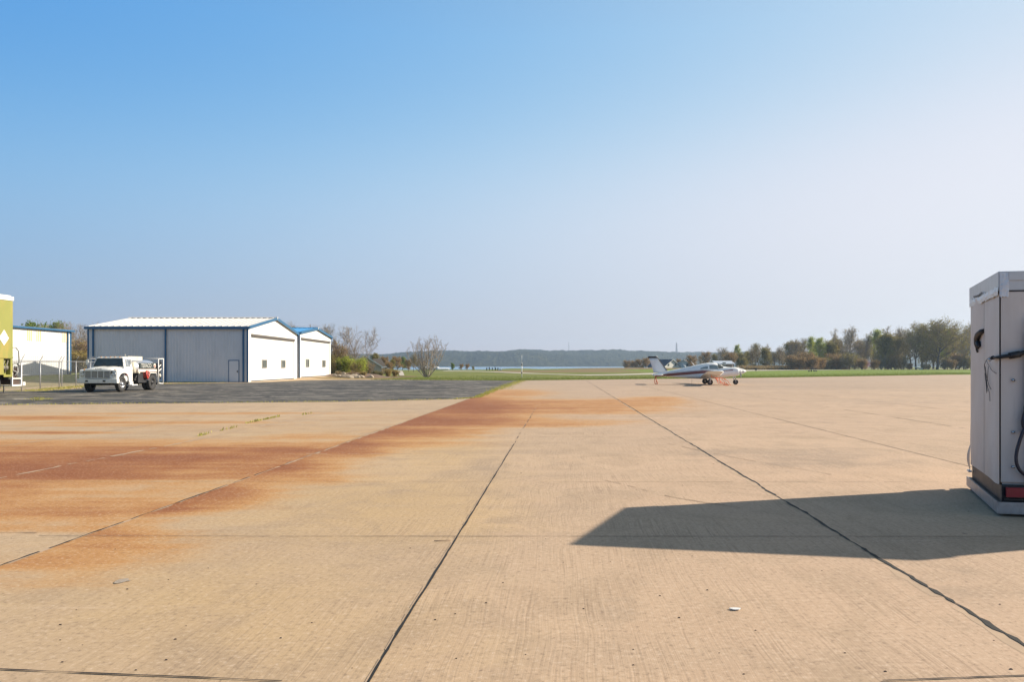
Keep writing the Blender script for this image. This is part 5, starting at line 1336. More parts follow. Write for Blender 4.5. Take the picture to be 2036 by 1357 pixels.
# wing
def aerofoil(x_le,chord,y,z,th,n=9,inc=.0):
    top=[];bot=[]
    for i in range(n+1):
        u_=i/n; t_=5*th*(.2969*math.sqrt(u_)-.126*u_-.3516*u_**2+.2843*u_**3-.1036*u_**4)
        top.append((x_le-chord*u_,y,z+t_*chord*1.1-inc*chord*u_)); bot.append((x_le-chord*u_,y,z-t_*chord*.75-inc*chord*u_))
    return top+bot[::-1][1:-1]
for s in (1,-1):
    b=MB(); secs=[aerofoil(1.25,1.95,s*.30,.63,.15,inc=.02),aerofoil(1.05,1.72,s*.75,.66,.15,inc=.02),aerofoil(.78,1.50,s*1.7,.76,.14,inc=.02),aerofoil(.70,1.42,s*3.4,.92,.13,inc=.01),aerofoil(.62,1.34,s*5.05,1.08,.12)]
    b.loft(secs); wg=b.build('wing',pw,PL)
    b=MB(); b.hexa([(-.66,s*1.0,.635),(-.66,s*3.2,.86),(-.72,s*3.2,.86),(-.72,s*1.0,.635)],[(-.66,s*1.0,.665),(-.66,s*3.2,.89),(-.72,s*3.2,.875),(-.72,s*1.0,.65)]); b.build('flap',pw,wg)
    b=MB(); b.loft([aerofoil(.62,1.34,s*5.053,1.08,.12),aerofoil(.56,1.24,s*5.22,1.115,.11),aerofoil(.40,1.0,s*5.36,1.14,.07),aerofoil(.2,.72,s*5.42,1.15,.03)]); tt=b.build('wing_tip',pw,wg)
    # engine nacelle
    b=MB(); nc=[]
    for (x,r1_,zc) in ((2.26,.17,1.10),(2.24,.26,1.10),(2.12,.315,1.10),(1.8,.345,1.09),(1.3,.355,1.06),(.8,.32,1.0),(.3,.25,.92),(-.2,.16,.85),(-.6,.05,.80)):
        nc.append([(x,s*1.72+r1_*.92*math.cos(a),zc+r1_*math.sin(a)*(1.0 if math.sin(a)>0 else 1.12)) for a in np.linspace(0,2*math.pi,21)[:-1]])
    b.loft(nc); na=b.build('engine_nacelle',pw,PL)
    b=MB(); b.hexa([(1.75,s*1.72-.0,1.19),(1.0,s*1.72,1.13),(1.0,s*(1.72+.335),1.13),(1.75,s*(1.72+.325),1.19)],[(1.75,s*1.72,1.26),(1.0,s*1.72,1.17),(1.0,s*(1.72+.335),1.17),(1.75,s*(1.72+.325),1.26)]); b.build('nacelle_stripe',mar,na)
    for q in (1,-1):
        b=MB(); b.lathe([(.075,0),(.085,.012),(.001,.013)],(2.245,s*1.72+q*.13,1.06),(1,0,0),12); b.build('air_intake',dk,na)
    b=MB(); b.lathe([(.001,.26),(.06,.21),(.11,.10),(.125,0),(.125,-.03)],(2.27,s*1.72,1.10),(1,0,0),18); sp=b.build('spinner',pw,PL)
    tiltp=R(58) if s<0 else R(24)
    for q in (1,-1):
        pts3=[]; b=MB(); secs=[]
        for r_,w_,tw in ((.10,.05,50),(.25,.075,40),(.5,.085,27),(.70,.075,20),(.84,.03,15)):
            c_=Vector((2.33,s*1.72+q*r_*math.sin(tiltp),1.10+q*r_*math.cos(tiltp)))
            side=Vector((0,math.cos(tiltp),-math.sin(tiltp)))*q
            t_=R(tw); dirw=Vector((1,0,0))*math.sin(t_)+side*math.cos(t_); nn=Vector((1,0,0))*math.cos(t_)-side*math.sin(t_)
            secs.append([c_+dirw*w_,c_+nn*.012,c_-dirw*w_,c_-nn*.012])
        b.loft(secs,smooth=False); b.build('propeller_blade',dk if q>0 else M('blade_grey',(0.45,0.45,0.44),.4,metal=.3),sp)
    # main gear
    b=MB(); b.tube([(-.05,s*1.62,.72),(.0,s*1.65,.28)],.045,8); b.tube([(.0,s*1.65,.28),(0,s*1.60,.22)],.04,8); b.tube([(.0,s*1.65,.30),(.14,s*1.65,.42),(.02,s*1.64,.5)],.02,6); b.box((-.02,s*1.72-.01,.33),(.10,s*1.72+.01,.60)); mg=b.build('main_gear_leg',pw,PL)
    wheel(PL,(0,s*(1.65+.08),.235),(0,s,0),.235,.16,chrome,hub=.42)
b=MB(); b.tube([(2.20,0,.80),(2.27,0,.42)],.04,8); b.tube([(2.27,0,.42),(2.27,.09,.36),(2.27,.09,.21)],.022,6); b.tube([(2.27,0,.42),(2.27,-.09,.36),(2.27,-.09,.21)],.022,6); b.build('nose_gear_leg',chrome,PL)
wheel(PL,(2.27,.06,.215),(0,1,0),.215,.12,chrome,hub=.4)
# fin with dark cap and leading edge
def fin_sec(x_le,x_te,z,t_):
    c_=x_le-x_te
    return [(x_le,0,z),(x_le-.12*c_,t_*.8,z),(x_le-.35*c_,t_,z),(x_le-.7*c_,t_*.7,z),(x_te,.004,z),(x_te,-.004,z),(x_le-.7*c_,-t_*.7,z),(x_le-.35*c_,-t_,z),(x_le-.12*c_,-t_*.8,z)]
b=MB(); b.loft([fin_sec(-2.85,-4.42,.98,.085),fin_sec(-3.32,-4.44,1.18,.075),fin_sec(-3.85,-4.68,1.95,.055),fin_sec(-4.04,-4.76,2.20,.030)]); fin=b.build('tail_fin',pw,PL)
b=MB(); b.loft([fin_sec(-4.03,-4.84,2.203,.055),fin_sec(-4.08,-4.86,2.28,.055),fin_sec(-4.16,-4.86,2.345,.04)]); b.build('fin_cap',dk,fin)
b=MB(); b.loft([[(-3.20,0,1.12),(-3.30,.05,1.12),(-3.30,-.05,1.12)],[(-3.87,0,1.98),(-3.95,.045,1.98),(-3.95,-.045,1.98)],[(-4.06,0,2.27),(-4.12,.04,2.27),(-4.12,-.04,2.27)]],smooth=False); b.build('fin_leading_edge',dk,fin)
b=MB(); b.tube([(-4.10,0,2.30),(-4.14,0,2.42)],.018,6); b.build('beacon',pw,fin)
b=MB(); b.box((-4.31,-.079,.9),(-4.30,.079,2.15)) if False else None
b=MB(); b.loft([aerofoil(-3.72,.80,-1.75,.80,.10,7),aerofoil(-3.60,.95,-.2,.80,.12,7),aerofoil(-3.60,.95,.2,.80,.12,7),aerofoil(-3.72,.80,1.75,.80,.10,7)]); b.build('stabilator',pw,PL)
# aerials
for (x,h,l) in ((-1.72,.30,-.22),(-1.05,.34,-.24)):
    zt=interp_st(x)[2]; b=MB(); b.tube([(x,0,zt-.03),(x+l*1.1,0,zt+h)],[.03,.014],6); b.build('aerial',pw,fus)
b=MB(); b.tube([(-1.25,0,.50),(-1.27,0,.02)],.008,5); b.build('belly_whip',dk,fus)
# orange tie-down straps
orange=M('orange_webbing',(0.85,0.16,0.05),0.7,var=0.2,vscale=10,dirt=(.85,.45,.3),dirt_amt=.5)
def strap(loc_pts_list,label,w=.035,name='tie_down_strap'):
    b=MB()
    Mx=Matrix.Translation((ax_,ad_,0))@Matrix.Rotation(R(-7.5),4,'Z')
    o=Mx@Vector(loc_pts_list[0][0]); o=Vector((o.x,o.y,0))
    for pts in loc_pts_list: b.tube([Mx@Vector(p)-o for p in pts],w,6)
    ob=b.build(name,orange,None,loc=o); tag(ob,label,'strap','orange tie down straps'); return ob
strap([[(-4.20,0,.0),(-4.16,.0,.35),(-4.22,0,.69)],[(-4.16,0,.33),(-4.05,.02,.12),(-4.1,.0,.0)],[(-4.22,0,.65),(-4.32,.0,.3),(-4.28,.02,.06),(-4.14,0,.03)]],'orange strap hanging from the tail of the aeroplane',.03)
rs_=random.Random(21); loops=[]
for x0_,z0_,n_,dz_ in ((-.12,.68,7,-.02),(.12,.66,6,-.10),(.30,.60,6,-.08),(.48,.62,5,-.11),(.70,.60,5,-.12),(.85,.50,4,-.12),(.2,.45,6,-.05),(.55,.35,5,-.06)):
    p_=Vector((x0_,-3.45,z0_)); L_=[tuple(p_)]
    for k in range(n_):
        p_=p_+Vector((rs_.uniform(-.03,.16),rs_.uniform(-.08,.08),dz_+rs_.uniform(-.06,.05))); p_.z=max(.03,p_.z); L_.append(tuple(p_))
    loops.append(L_)
loops.append([(-.15,-3.4,.92),(-.12,-3.45,.70),(.3,-3.5,.60),(.7,-3.45,.60),(.92,-3.5,.52),(1.02,-3.45,.40)])
strap(loops,'tangle of orange straps hanging under the near wing',.022)
strap([[(.78,-3.6,.14),(.88,-3.65,.03),(1.05,-3.6,.025),(1.20,-3.5,.03),(1.1,-3.45,.1),(.9,-3.5,.12),(.8,-3.55,.05)],[(.95,-3.5,.30),(1.05,-3.5,.15),(1.22,-3.5,.03)]],'loose orange strap lying on the concrete below the near wing',.024)
strap([[(.1,3.4,.9),(.12,3.42,.4),(.3,3.4,.0)]],'orange strap holding down the far wing',.03)
# ================================================================ WHITE CABINET TRAILER ON THE RIGHT
Bc=Vector((5.095,7.87,0)); Ac=Vector((5.81,9.54,0)); d1=(Ac-Bc); L1_=d1.length; d1n=d1.normalized()
d2=Vector((.98,-.19,0)).normalized(); L2_=2.75
cabm=None
t=NT('cabinet_panel'); co=t.coord('Object')
n_=t.noise(t.mapping(co,(3.0,3.0,.5)),1.0,5,0.65); n2_=t.noise(co,1.4,4,0.6); n3_=t.noise(t.mapping(co,(14,14,1.6)),1.0,4,0.7)
sx=t.n.new('ShaderNodeSeparateXYZ'); t.l.new(co,sx.inputs[0])
c=t.mix(t.mr(n_,.35,.7),(0.52,0.475,0.425),(0.62,0.575,0.53))
c=t.mix(t.math('MULTIPLY',t.mr(n2_,.45,.7),.35),c,(0.44,0.37,0.32))
c=t.mix(t.math('MULTIPLY',t.mr(n3_,.58,.75),.30),c,(0.36,0.33,0.31))
low=t.math('MULTIPLY',t.mr(sx.outputs[2],.75,.32),t.mr(n2_,.3,.6)); c=t.mix(t.math('MULTIPLY',low,.45),c,(0.36,0.32,0.30))
t.base(c); t.rough(t.mr(n_,.3,.7,.42,.6)); t.bump(n2_,0.25,0.02); cabm=t.mat
foil=M('torn_foil_tape',(0.55,0.55,0.56),0.35,metal=0.6,var=0.25,vscale=14,bump=0.8,bscale=30)
rimm=M('aluminium_rim',(0.50,0.50,0.49),0.42,metal=0.35,var=0.18,vscale=5,dirt=(0.25,0.24,0.15),dirt_amt=0.5)
rub=M('black_rubber',(0.018,0.018,0.020),0.55,var=0.4,vscale=8)
skid=M('battered_aluminium',(0.34,0.33,0.33),0.45,metal=0.5,var=0.3,vscale=8,dirt=(0.12,0.11,0.10),dirt_amt=0.6,bump=0.6,bscale=14)
CB=thing('equipment_cabinet','tall white metal equipment cabinet on a low skid at the right edge','cabinet',(Bc.x,Bc.y,0))
def P3(s,t_,z,o=0.0,o2=0.0):
    """s along d1 (away from camera), t_ along d2 (to the right); o pushes out of the left face, o2 out of the front face"""
    left=Vector((-d1n.y,d1n.x,0)); 
    if left.dot(d2)>0: left=-left
    fr=Vector((d2.y,-d2.x,0)); 
    if fr.dot(d1n)>0: fr=-fr
    p=d1n*s+d2*t_+left*o+fr*o2; return (p.x,p.y,z)
def slab(b,s0,s1,t0,t1,z0,z1,m=0):
    b.hexa([P3(s0,t0,z0),P3(s0,t1,z0),P3(s1,t1,z0),P3(s1,t0,z0)],[P3(s0,t0,z1),P3(s0,t1,z1),P3(s1,t1,z1),P3(s1,t0,z1)],m)
zb_,zt_=.31,2.42
b=MB(); slab(b,.02,L1_-.02,.02,L2_-.02,zb_,2.50); body=b.build('body',cabm,CB)
# panels on the left face with slightly buckled sheets
def sheet(name,s0,s1,face='L',z0=zb_,z1=zt_-.07,amp=.006,seed=1,m=None,par=body):
    rg_=np.random.default_rng(seed); b=MB(); nx,nz=8,14; vs=[]
    ph=rg_.uniform(0,6,4)
    for i in range(nx+1):
        for j in range(nz+1):
            f=s0+(s1-s0)*i/nx; z=z0+(z1-z0)*j/nz
            e=.016+amp*(math.sin(f*5+ph[0]+z*1.3)+.6*math.sin(z*4+ph[1])+.5*math.sin(z*9+f*7+ph[2])) if 0<i<nx else .010
            vs.append(P3(f,0,z,o=e) if face=='L' else P3(0,f,z,o2=e))
    # returned edges
    fs=[]
    for i in range(nx):
        for j in range(nz): a=i*(nz+1)+j; fs.append((a,a+1,a+nz+2,a+nz+1))
    b.add(vs,fs,0,True); return b.build(name,m or cabm,par)
sheet('side_panel',0.0,.86,seed=3); sheet('side_panel',.875,L1_-.01,seed=5,amp=.008)
sheet('front_panel',0.0,.62,face='F',z0=zb_+.03,z1=zt_-.10,seed=7,amp=.004); sheet('front_panel',.64,1.6,face='F',z0=zb_+.03,z1=zt_-.10,seed=8,amp=.004); sheet('front_panel',1.62,2.73,face='F',z0=zb_+.03,z1=zt_-.10,seed=9,amp=.004)
b=MB(); slab(b,-.0165,-.012,-.0135,-.009,zb_,zt_-.06); b.build('corner_seam',rub,body)
# roof rim
b=MB()
for (s0,s1,t0,t1) in ((-.02,L1_+.02,-.022,.0),(-.02,.0,0,L2_+.03),(L1_,L1_+.03,.0,L2_+.03),(0,L1_,L2_,L2_+.03)): slab(b,s0,s1,t0,t1,2.335,2.535)
slab(b,0,L1_,0,L2_,2.50,2.53); rim=b.build('roof_rim',rimm,CB,bevel=.004)
b=MB(); slab(b,-.034,-.021,.075,L2_,2.44,2.525); b.build('rim_strip',rimm,rim)
b=MB(); slab(b,-.030,-.021,.075,L2_,2.322,2.331); b.build('rim_shade_strip',rub,rim)  # solid black strip painted as the shade under the rim strip
# torn foil tape around the rim
rg_=random.Random(4); b=MB(); vs=[];n=34
for i in range(n+1):
    s_=-.04+(L1_*.99)*i/n
    top=2.375+rg_.uniform(-.016,.022); bot=2.285+rg_.uniform(-.012,.012)-.0*i
    vs+=[P3(s_,0,bot,o=.026+rg_.uniform(0,.003)),P3(s_,0,(top+bot)/2,o=.028+rg_.uniform(0,.007)),P3(s_,0,top,o=.026+rg_.uniform(0,.006))]
fs=[]
for i in range(n):
    for j in (0,1):
        fs.append((3*i+j,3*i+j+1,3*i+4+j,3*i+3+j))
b.add(vs,fs,0,False)
vs=[]
for i in range(7):
    t_=-.02+.09*i/6
    vs+=[P3(0,t_,2.27+rg_.uniform(-.01,.01),o2=.026+rg_.uniform(0,.003)),P3(0,t_,2.40,o2=.028+rg_.uniform(0,.004)),P3(0,t_,2.525,o2=.026+rg_.uniform(0,.003))]
fs=[]
for i in range(6):
    for j in (0,1): fs.append((3*i+j,3*i+j+1,3*i+4+j,3*i+3+j))
b.add(vs,fs,0,False); b.build('foil_tape',foil,rim)
b=MB(); vs=[]
for i in range(10):
    s_=.80+.62*i/9; vs+=[P3(s_,0,2.382+rg_.uniform(-.004,.004)-.012*math.sin(i*.35),o=.037),P3(s_,0,2.394+rg_.uniform(0,.012)-.012*math.sin(i*.35),o=.038)]
b.add(vs,[(2*i,2*i+1,2*i+3,2*i+2) for i in range(9)]); b.build('tape_tear',rub,rim)
# skid base: battered channel around a dark gap
b=MB()
slab(b,-.15,L1_+.02,-.055,-.040,.035,.150); slab(b,-.15,-.135,-.040,L2_+.1,.035,.150); slab(b,-.14,L1_,-.050,.0,.028,.04); slab(b,-.14,-.06,.0,L2_+.1,.028,.04)
b.box((0,0,-.001),(0.001,.001,0))
sk=b.build('skid_frame',skid,CB,bevel=.006)
b=MB(); slab(b,-.06,L1_-.05,.0,L2_-.05,.05,.31); slab(b,-.13,L1_-.02,-.036,-.004,.06,.145); b.build('dark_gap_block',rub,CB)  # solid black blocks paint the shaded gap below the body
b=MB(); slab(b,-.125,-.07,.035,1.4,.20,.295); b.build('red_drawbar',M('dark_red_paint',(0.28,0.012,0.02),.5,var=.3,vscale=5),CB)
b=MB(); slab(b,-.10,.1,.02,1.6,.165,.18); b.build('step_plate',rub,CB)
# bent flap at the far corner
b=MB(); vs=[]
for i in range(9):
    f=i/8; z=.22+.33*f; o_=.012+.035*math.sin(f*math.pi)
    vs+=[P3(L1_-.10,0,z,o=.02+o_*.3),P3(L1_+.03,0,z,o=o_)]
b.add(vs,[(2*i,2*i+1,2*i+3,2*i+2) for i in range(8)],0,True); b.build('bent_flap',skid,CB)
b=MB(); slab(b,L1_-.1,L1_+.03,-.05,-.01,.215,.235); b.build('corner_bracket',paint_w,CB)
# rubber boot on the side
def fp(px,py,s_,o): 
    # point of the left face whose height follows from the picture row
    p=Vector(P3(s_,0,0,o=o)); D=Bc.y+p.y; return P3(s_,0,Z_at(py,D),o=o)
b=MB(); b.tube([P3(.86,0,1.955,o=.015),P3(.93,0,1.945,o=.03),P3(1.04,0,1.915,o=.045),P3(1.13,0,1.87,o=.045),P3(1.16,0,1.81,o=.04),P3(1.14,0,1.755,o=.035)],[.022,.030,.034,.032,.030,.018],9)
b.tube([P3(1.16,0,1.80,o=.04),P3(1.19,0,1.74,o=.035),P3(1.18,0,1.71,o=.03)],[.018,.013,.010],7); b.tube([P3(1.08,0,1.83,o=.04),P3(1.05,0,1.78,o=.04),P3(1.04,0,1.765,o=.035)],[.03,.026,.014],7)
# black grip handle seen on the side at eye height
b.build('rubber_boot',rub,CB)
# cable strap with frayed wires
zc_=Z_at(706,7.85)
b=MB(); b.tube([P3(0,.75,zc_-.04,o2=.05),P3(0,.30,zc_+.012,o2=.06),P3(0,.20,zc_+.022,o2=.06),P3(0,.10,zc_-.005,o2=.06),P3(0,.0,zc_-.025,o2=.055,o=.03),P3(.07,0,zc_-.03,o=.06)],[.024,.026,.024,.022,.018,.014],9)
b.tube([P3(0,.16,zc_+.008,o2=.06),P3(0,.06,zc_-.012,o2=.06)],.034,8)
b.tube([P3(0.05,0,zc_-.028,o=.055),P3(.20,0,zc_-.038,o=.06)],[.022,.012],8)
cb_=b.build('cable',rub,CB)
b=MB(); b.lathe([(.006,-.01),(.017,-.006),(.017,.006),(.006,.01)],P3(.13,0,zc_-.05,o=.075),(1,.4,0),10); b.build('cable_lug',chrome,cb_)
rgw=random.Random(9); b=MB()
for (pts) in ([(.15,-.03),(.45,-.02),(.66,-.05),(.74,-.10),(.72,-.22),(.62,-.32),(.55,-.40)],[(.66,-.06),(.5,-.10),(.3,-.16),(.12,-.19),(-.02,-.215)],[(.70,-.12),(.62,-.24),(.45,-.33),(.35,-.37)],[(.73,-.18),(.60,-.34),(.42,-.42),(.38,-.50)],[(.5,-.12),(.52,-.2),(.60,-.28)],[(.72,-.2),(.66,-.36),(.62,-.42)]):
    b.tube([P3(max(s_*.92,0),0 if s_>=0 else .05,zc_+z_,o=.028+.01*rgw.random()) for s_,z_ in pts],.0028,5)
b.build('frayed_wires',rub,cb_)
# hoses at the picture edge
def smooth_path(P,n=5):
    P=[Vector(p) for p in P]; P=[P[0]]+P+[P[-1]]; out=[]
    for i in range(1,len(P)-2):
        for k in range(n):
            t_=k/n; p0,p1,p2,p3=P[i-1],P[i],P[i+1],P[i+2]
            out.append(0.5*((2*p1)+(-p0+p2)*t_+(2*p0-5*p1+4*p2-p3)*t_*t_+(-p0+3*p1-3*p2+p3)*t_**3))
    return out+[P[-1]]
b=MB(); b.tube(smooth_path([P3(0,.30,2.03,o2=.03),P3(0,.25,2.02,o2=.07),P3(0,.235,1.9,o2=.08),P3(0,.235,1.5,o2=.08),P3(0,.23,1.25,o2=.08),P3(0,.205,1.12,o2=.08),P3(0,.22,1.02,o2=.08)]),.021,9)
b.tube(smooth_path([P3(0,.225,1.10,o2=.08),P3(0,.20,1.02,o2=.085),P3(0,.195,.95,o2=.085),P3(0,.22,.86,o2=.08)],4),.034,10)
b.tube(smooth_path([P3(0,.205,.95,o2=.08),P3(0,.15,.80,o2=.09),P3(0,.115,.66,o2=.09),P3(0,.115,.55,o2=.09),P3(0,.16,.46,o2=.08),P3(0,.25,.40,o2=.06)]),.017,9)
b.build('hose',M('dark_hose',(0.022,0.020,0.03),.5,var=.3,vscale=6),CB)
b=MB()
for z in (1.40,.86,.50):
    b.lathe([(.001,0),(.015,.0),(.015,.02),(.001,.025)],P3(0,0.11,z,o2=.02),(-.2,-1,0),8)
b.build('clamp_bolt',chrome,CB)
b=MB(); slab(b,-.07,-.02,.26,.33,.32,1.9); b.build('conduit_channel',M('navy_channel',(0.012,0.014,0.035),.5,var=.3),CB)

# ================================================================ FAR OBJECTS
def far(px,D): return X_at(px,D)
# slim pole with a collar
x=far(1037.5,101); b=MB(); b.tube([(0,0,-.05),(0,0,2.0)],.062,8); po=thing('marker_pole','slim white pole standing in the grass by the apron corner','pole',(x,101,Tz(x,101)))
b.build('shaft',paint_w,po)
b=MB(); b.tube([(0,0,2.0),(0,0,3.0)],.028,6); b.build('mast',paint_w,po); b=MB(); b.lathe([(.03,1.55),(.10,1.58),(.10,1.9),(.03,2.0)],(0,0,0),(0,0,1),10); b.build('collar',M('grey_collar',(.3,.3,.3),.6),po)
b=MB(); b.lathe([(.03,.52),(.075,.52),(.075,.72),(.03,.72)],(0,0,0),(0,0,1),10); b.build('dark_band',black_m,po)
# radio masts on the ridge
mm=M('mast_grey',(0.28,0.27,0.28),.7)
def mast(px,top,D,zb,w,lab):
    x=far(px,D); H=Z_at(top,D)-zb; b=MB()
    for sx_,sy_ in ((-w,-w),(w,-w),(0,w)): b.tube([(sx_,sy_,0),(sx_*.4,sy_*.4,H*.92)],.22*w,4)
    for k in range(14):
        z=H*.92*k/14; z2=H*.92*(k+1)/14; q=1-.6*k/14; q2=1-.6*(k+1)/14
        b.tube([(-w*q,-w*q,z),(w*q2,-w*q2,z2)],.14*w,3); b.tube([(w*q,-w*q,z),(0,w*q2,z2)],.14*w,3)
    t=thing('radio_mast',lab,'mast',(x,D,zb)); b.build('lattice',mm,t)
    b=MB(); b.tube([(0,0,H*.9),(0,0,H)],.16*w,4); b.build('aerial',mm,t)
mast(1345,681,2150,36,2.6,'dark radio mast on the ridge above the tail of the aeroplane')
mast(1131,680,2300,42,1.1,'faint thin radio mast on the ridge above the lake')
# houses
siding=M('grey_siding',(0.38,0.33,0.27),.8,var=.08,vscale=.5); shing=M('grey_shingles',(0.10,0.085,0.07),.9,var=.2,vscale=2); whs=M('white_siding',(0.66,0.64,0.60),.7,var=.05); bluer=M('dark_blue_roof',(0.030,0.055,0.095),.7,var=.2,vscale=1); trimw=M('white_trim',(0.7,0.7,0.68),.6)
def house(label,x,y,rz,w,l,ze,zr,wall,roof,wins=True,name='house',zs=0,over=.4):
    t=thing(name,label,'house',(x,y,Tz(x,y)+zs),rz); hw=w/2
    b=MB(); b.prism([(-hw,0,-.5),(hw,0,-.5),(hw,0,ze),(0,0,zr),(-hw,0,ze)],(0,l,0)); wl_=b.build('wall',wall,t)
    b=MB(); sl=(zr-ze)/hw
    for s in (-1,1):
        b.hexa([(s*(hw+over),-over,ze-sl*over+.02),(0,-over,zr+.02),(0,l+over,zr+.02),(s*(hw+over),l+over,ze-sl*over+.02)],[(s*(hw+over),-over,ze-sl*over+.2),(0,-over,zr+.2),(0,l+over,zr+.2),(s*(hw+over),l+over,ze-sl*over+.2)])
    b.build('roof',roof,t)
    b=MB()
    for s in (-1,1): b.hexa([(s*(hw+over),-over-.06,ze-sl*over-.02),(0,-over-.06,zr-.02),(0,-over-.003,zr-.02),(s*(hw+over),-over-.003,ze-sl*over-.02)],[(s*(hw+over),-over-.06,ze-sl*over+.18),(0,-over-.06,zr+.18),(0,-over-.003,zr+.18),(s*(hw+over),-over-.003,ze-sl*over+.18)])
    b.build('barge_board',trimw,t)
    if wins:
        for xx in (-w*.25,w*.2):
            b=MB(); b.box((xx-.5,-.06,.9),(xx+.5,-.005,2.1)); fr_=b.build('window',trimw,t); b=MB(); b.box((xx-.42,-.08,.98),(xx+.42,-.065,2.02)); b.build('pane',glass_dk,fr_)
    return t
# grey house beside the hangars: gable wall to the camera with its ridge running away
D=135; xr=far(725,D); zr_=Z_at(709,D); 
hs=house('grey sided house with shingle roof behind the bushes right of the hangars',xr,D,R(10),5.9,9,Z_at(729,D)-.1,zr_,siding,shing,wins=False,over=.25)
b=MB(); b.hexa([(2.2,2.8,Z_at(728,D)-.2),(3.9,2.8,Z_at(728,D)-.2),(3.9,2.9,Z_at(728,D)-.2),(2.2,2.9,Z_at(728,D)-.2)],[(1.3,5.6,Z_at(713.5,D)),(2.9,5.6,Z_at(713.5,D)),(2.9,5.75,Z_at(713.5,D)),(1.3,5.75,Z_at(713.5,D))]); b.build('wing_roof',shing,hs)
b=MB(); b.box((2.9,3.4,-.5),(3.6,8.0,Z_at(729.5,D)-.3)); b.build('wing_wall',siding,hs)
b=MB(); b.box((2.75,2.70,Z_at(728,D)-.34),(3.95,2.79,Z_at(728,D)-.16)); b.build('gutter',trimw,hs)
D=300
house('house with dark blue roof just behind the tail of the aeroplane',far(1337,D),D,R(35),9,9,Z_at(732,D),Z_at(718.5,D),whs,bluer)
house('white gabled house left of the aeroplane cabin',far(1361,D),D+2,R(-20),8,8,Z_at(730,D),Z_at(719,D),whs,shing)
house('small pale house on the shore behind the dark round trees',far(1264,345),345,R(80),9,12,Z_at(733,345)+.6,Z_at(729,345)+.4,whs,shing,wins=False)
house('pale cottage on the shore close to the tail fin',far(1290,345),346,R(60),8,8,Z_at(733,345)+.6,Z_at(729,345)+.3,whs,shing,wins=False)
0 and house('dark roofed house among the trees left of the lone bare tree',far(808,250),250,R(70),9,11,Z_at(732,250),Z_at(724,250),siding,M('brown_roof',(0.07,0.05,0.045),.9),wins=False)
# metal shed
D=215; x0=far(1424,D); x1_=far(1459,D)
t=thing('metal_shed','long low shed with pale metal roof behind the aeroplane nose','shed',((x0+x1_)/2,D,Tz(x0,D))); w=(x1_-x0)/2
b=MB(); b.box((-w,0,-.2),(w,5,Z_at(724.5,D)-Tz(x0,D))); b.build('wall',M('shed_brown',(0.20,0.165,0.13),.8,var=.15),t)
b=MB(); z1=Z_at(724.5,D)-Tz(x0,D); z2=Z_at(718.5,D)-Tz(x0,D); b.hexa([(-w-.3,-.4,z1-.02),(w+.3,-.4,z1-.02),(w+.3,3.4,z2),(-w-.3,3.4,z2)],[(-w-.3,-.4,z1+.1),(w+.3,-.4,z1+.1),(w+.3,3.4,z2+.1),(-w-.3,3.4,z2+.1)]); b.build('roof',M('pale_metal_roof',(0.50,0.55,0.62),.5,metal=.2),t)
b=MB(); b.box((-w*.3,-.04,0),(w*.1,-.005,2.3)); b.build('door',M('shed_door',(0.30,0.29,0.27),.7),t)
# boathouses on the lake
for (xa,xb,ya,yb,lab) in ((836,872,729.8,731.8,'upper long white boathouse roof left of the lone bare tree'),(834,893,732.2,736.6,'lower long white boathouse at the water behind the lone bare tree')):
    D=330; t=thing('boathouse',lab,'boathouse',(far(xa,D),D,-.7),0,'boathouses on the lake'); w=far(xb,D)-far(xa,D); zt1=Z_at(ya,D)+.7; zb1=Z_at(yb,D)+.7
    b=MB(); b.hexa([(0,0,zt1-.55),(w,0,zt1-.55),(w,3,zt1-.1),(0,3,zt1-.1)],[(0,0,zt1-.40),(w,0,zt1-.40),(w,3,zt1),(0,3,zt1)]); b.build('roof',trimw,t)
    b=MB(); b.box((0.3,.6,0),(w-.3,2.8,zt1-.5)); b.build('wall',M('boathouse_wall',(0.62,0.63,0.64),.7),t)
    b=MB()
    for k in range(7): q=w*k/6; b.box((q-.08 if k else 0,.1,-.6),(q+.08,.25,zt1-.5))
    b.build('posts',trimw,t)
# white tent-like mound near the evergreens
x=far(994,255); b=MB(); b.prism([(-.9,0,-.1),(.9,0,-.1),(.3,0,.5),(-.1,0,.62)],(0,1.2,0)); o=b.build('covered_boat',trimw,None,loc=(x,255,Tz(x,255))); tag(o,'small white covered boat beside the five dark evergreens','boat')
# white board on the ground at the end of the sand strip
x,y=far(762,104),104; b=MB(); b.box((-.32,-.2,0),(.32,.2,.12)); o=b.build('pale_block',trimw,None,bevel=.03,loc=(x,y,Tz(x,y)+.02)); tag(o,'flat white block lying at the end of the sandy strip','block')
# marker on the right field
x=far(1503,182); t=thing('field_sign','small black sign on a stub post right of the plane nose','sign',(x,182,Tz(x,182)))
b=MB(); b.box((-.22,-.04,.30),(.22,.04,.78)); b.build('sign_panel',black_m,t,bevel=.02); b=MB(); b.tube([(0,0,0),(0,0,.32)],.05,6); b.build('post',black_m,t)
# low black wheeled cart
x=far(1614.5,178); t=thing('ground_cart','low black cart with four small wheels out on the grass','cart',(x,178,Tz(x,178)))
b=MB(); b.box((-.1,-.5,.55),(1.05,.5,.70)); b.box((-.28,-.1,.35),(-.18,.1,.85)); b.tube([(-.9,0,.62),(0,0,.62)],.03,5); b.build('deck',black_m,t)
for k,xx in enumerate((-.84,-.30,.36,.84)):
    b=MB(); b.lathe([(.001,-.08),(.12,-.08),(.17,-.05),(.17,.05),(.12,.08),(.001,.08)],(xx,-.3,.17),(0,1,0),14); b.build('wheel',tyre_m,t)
    b=MB(); b.tube([(xx,-.3,.17),(xx*.8+.08,-.2,.60)],.025,5); b.build('strut',black_m,t)
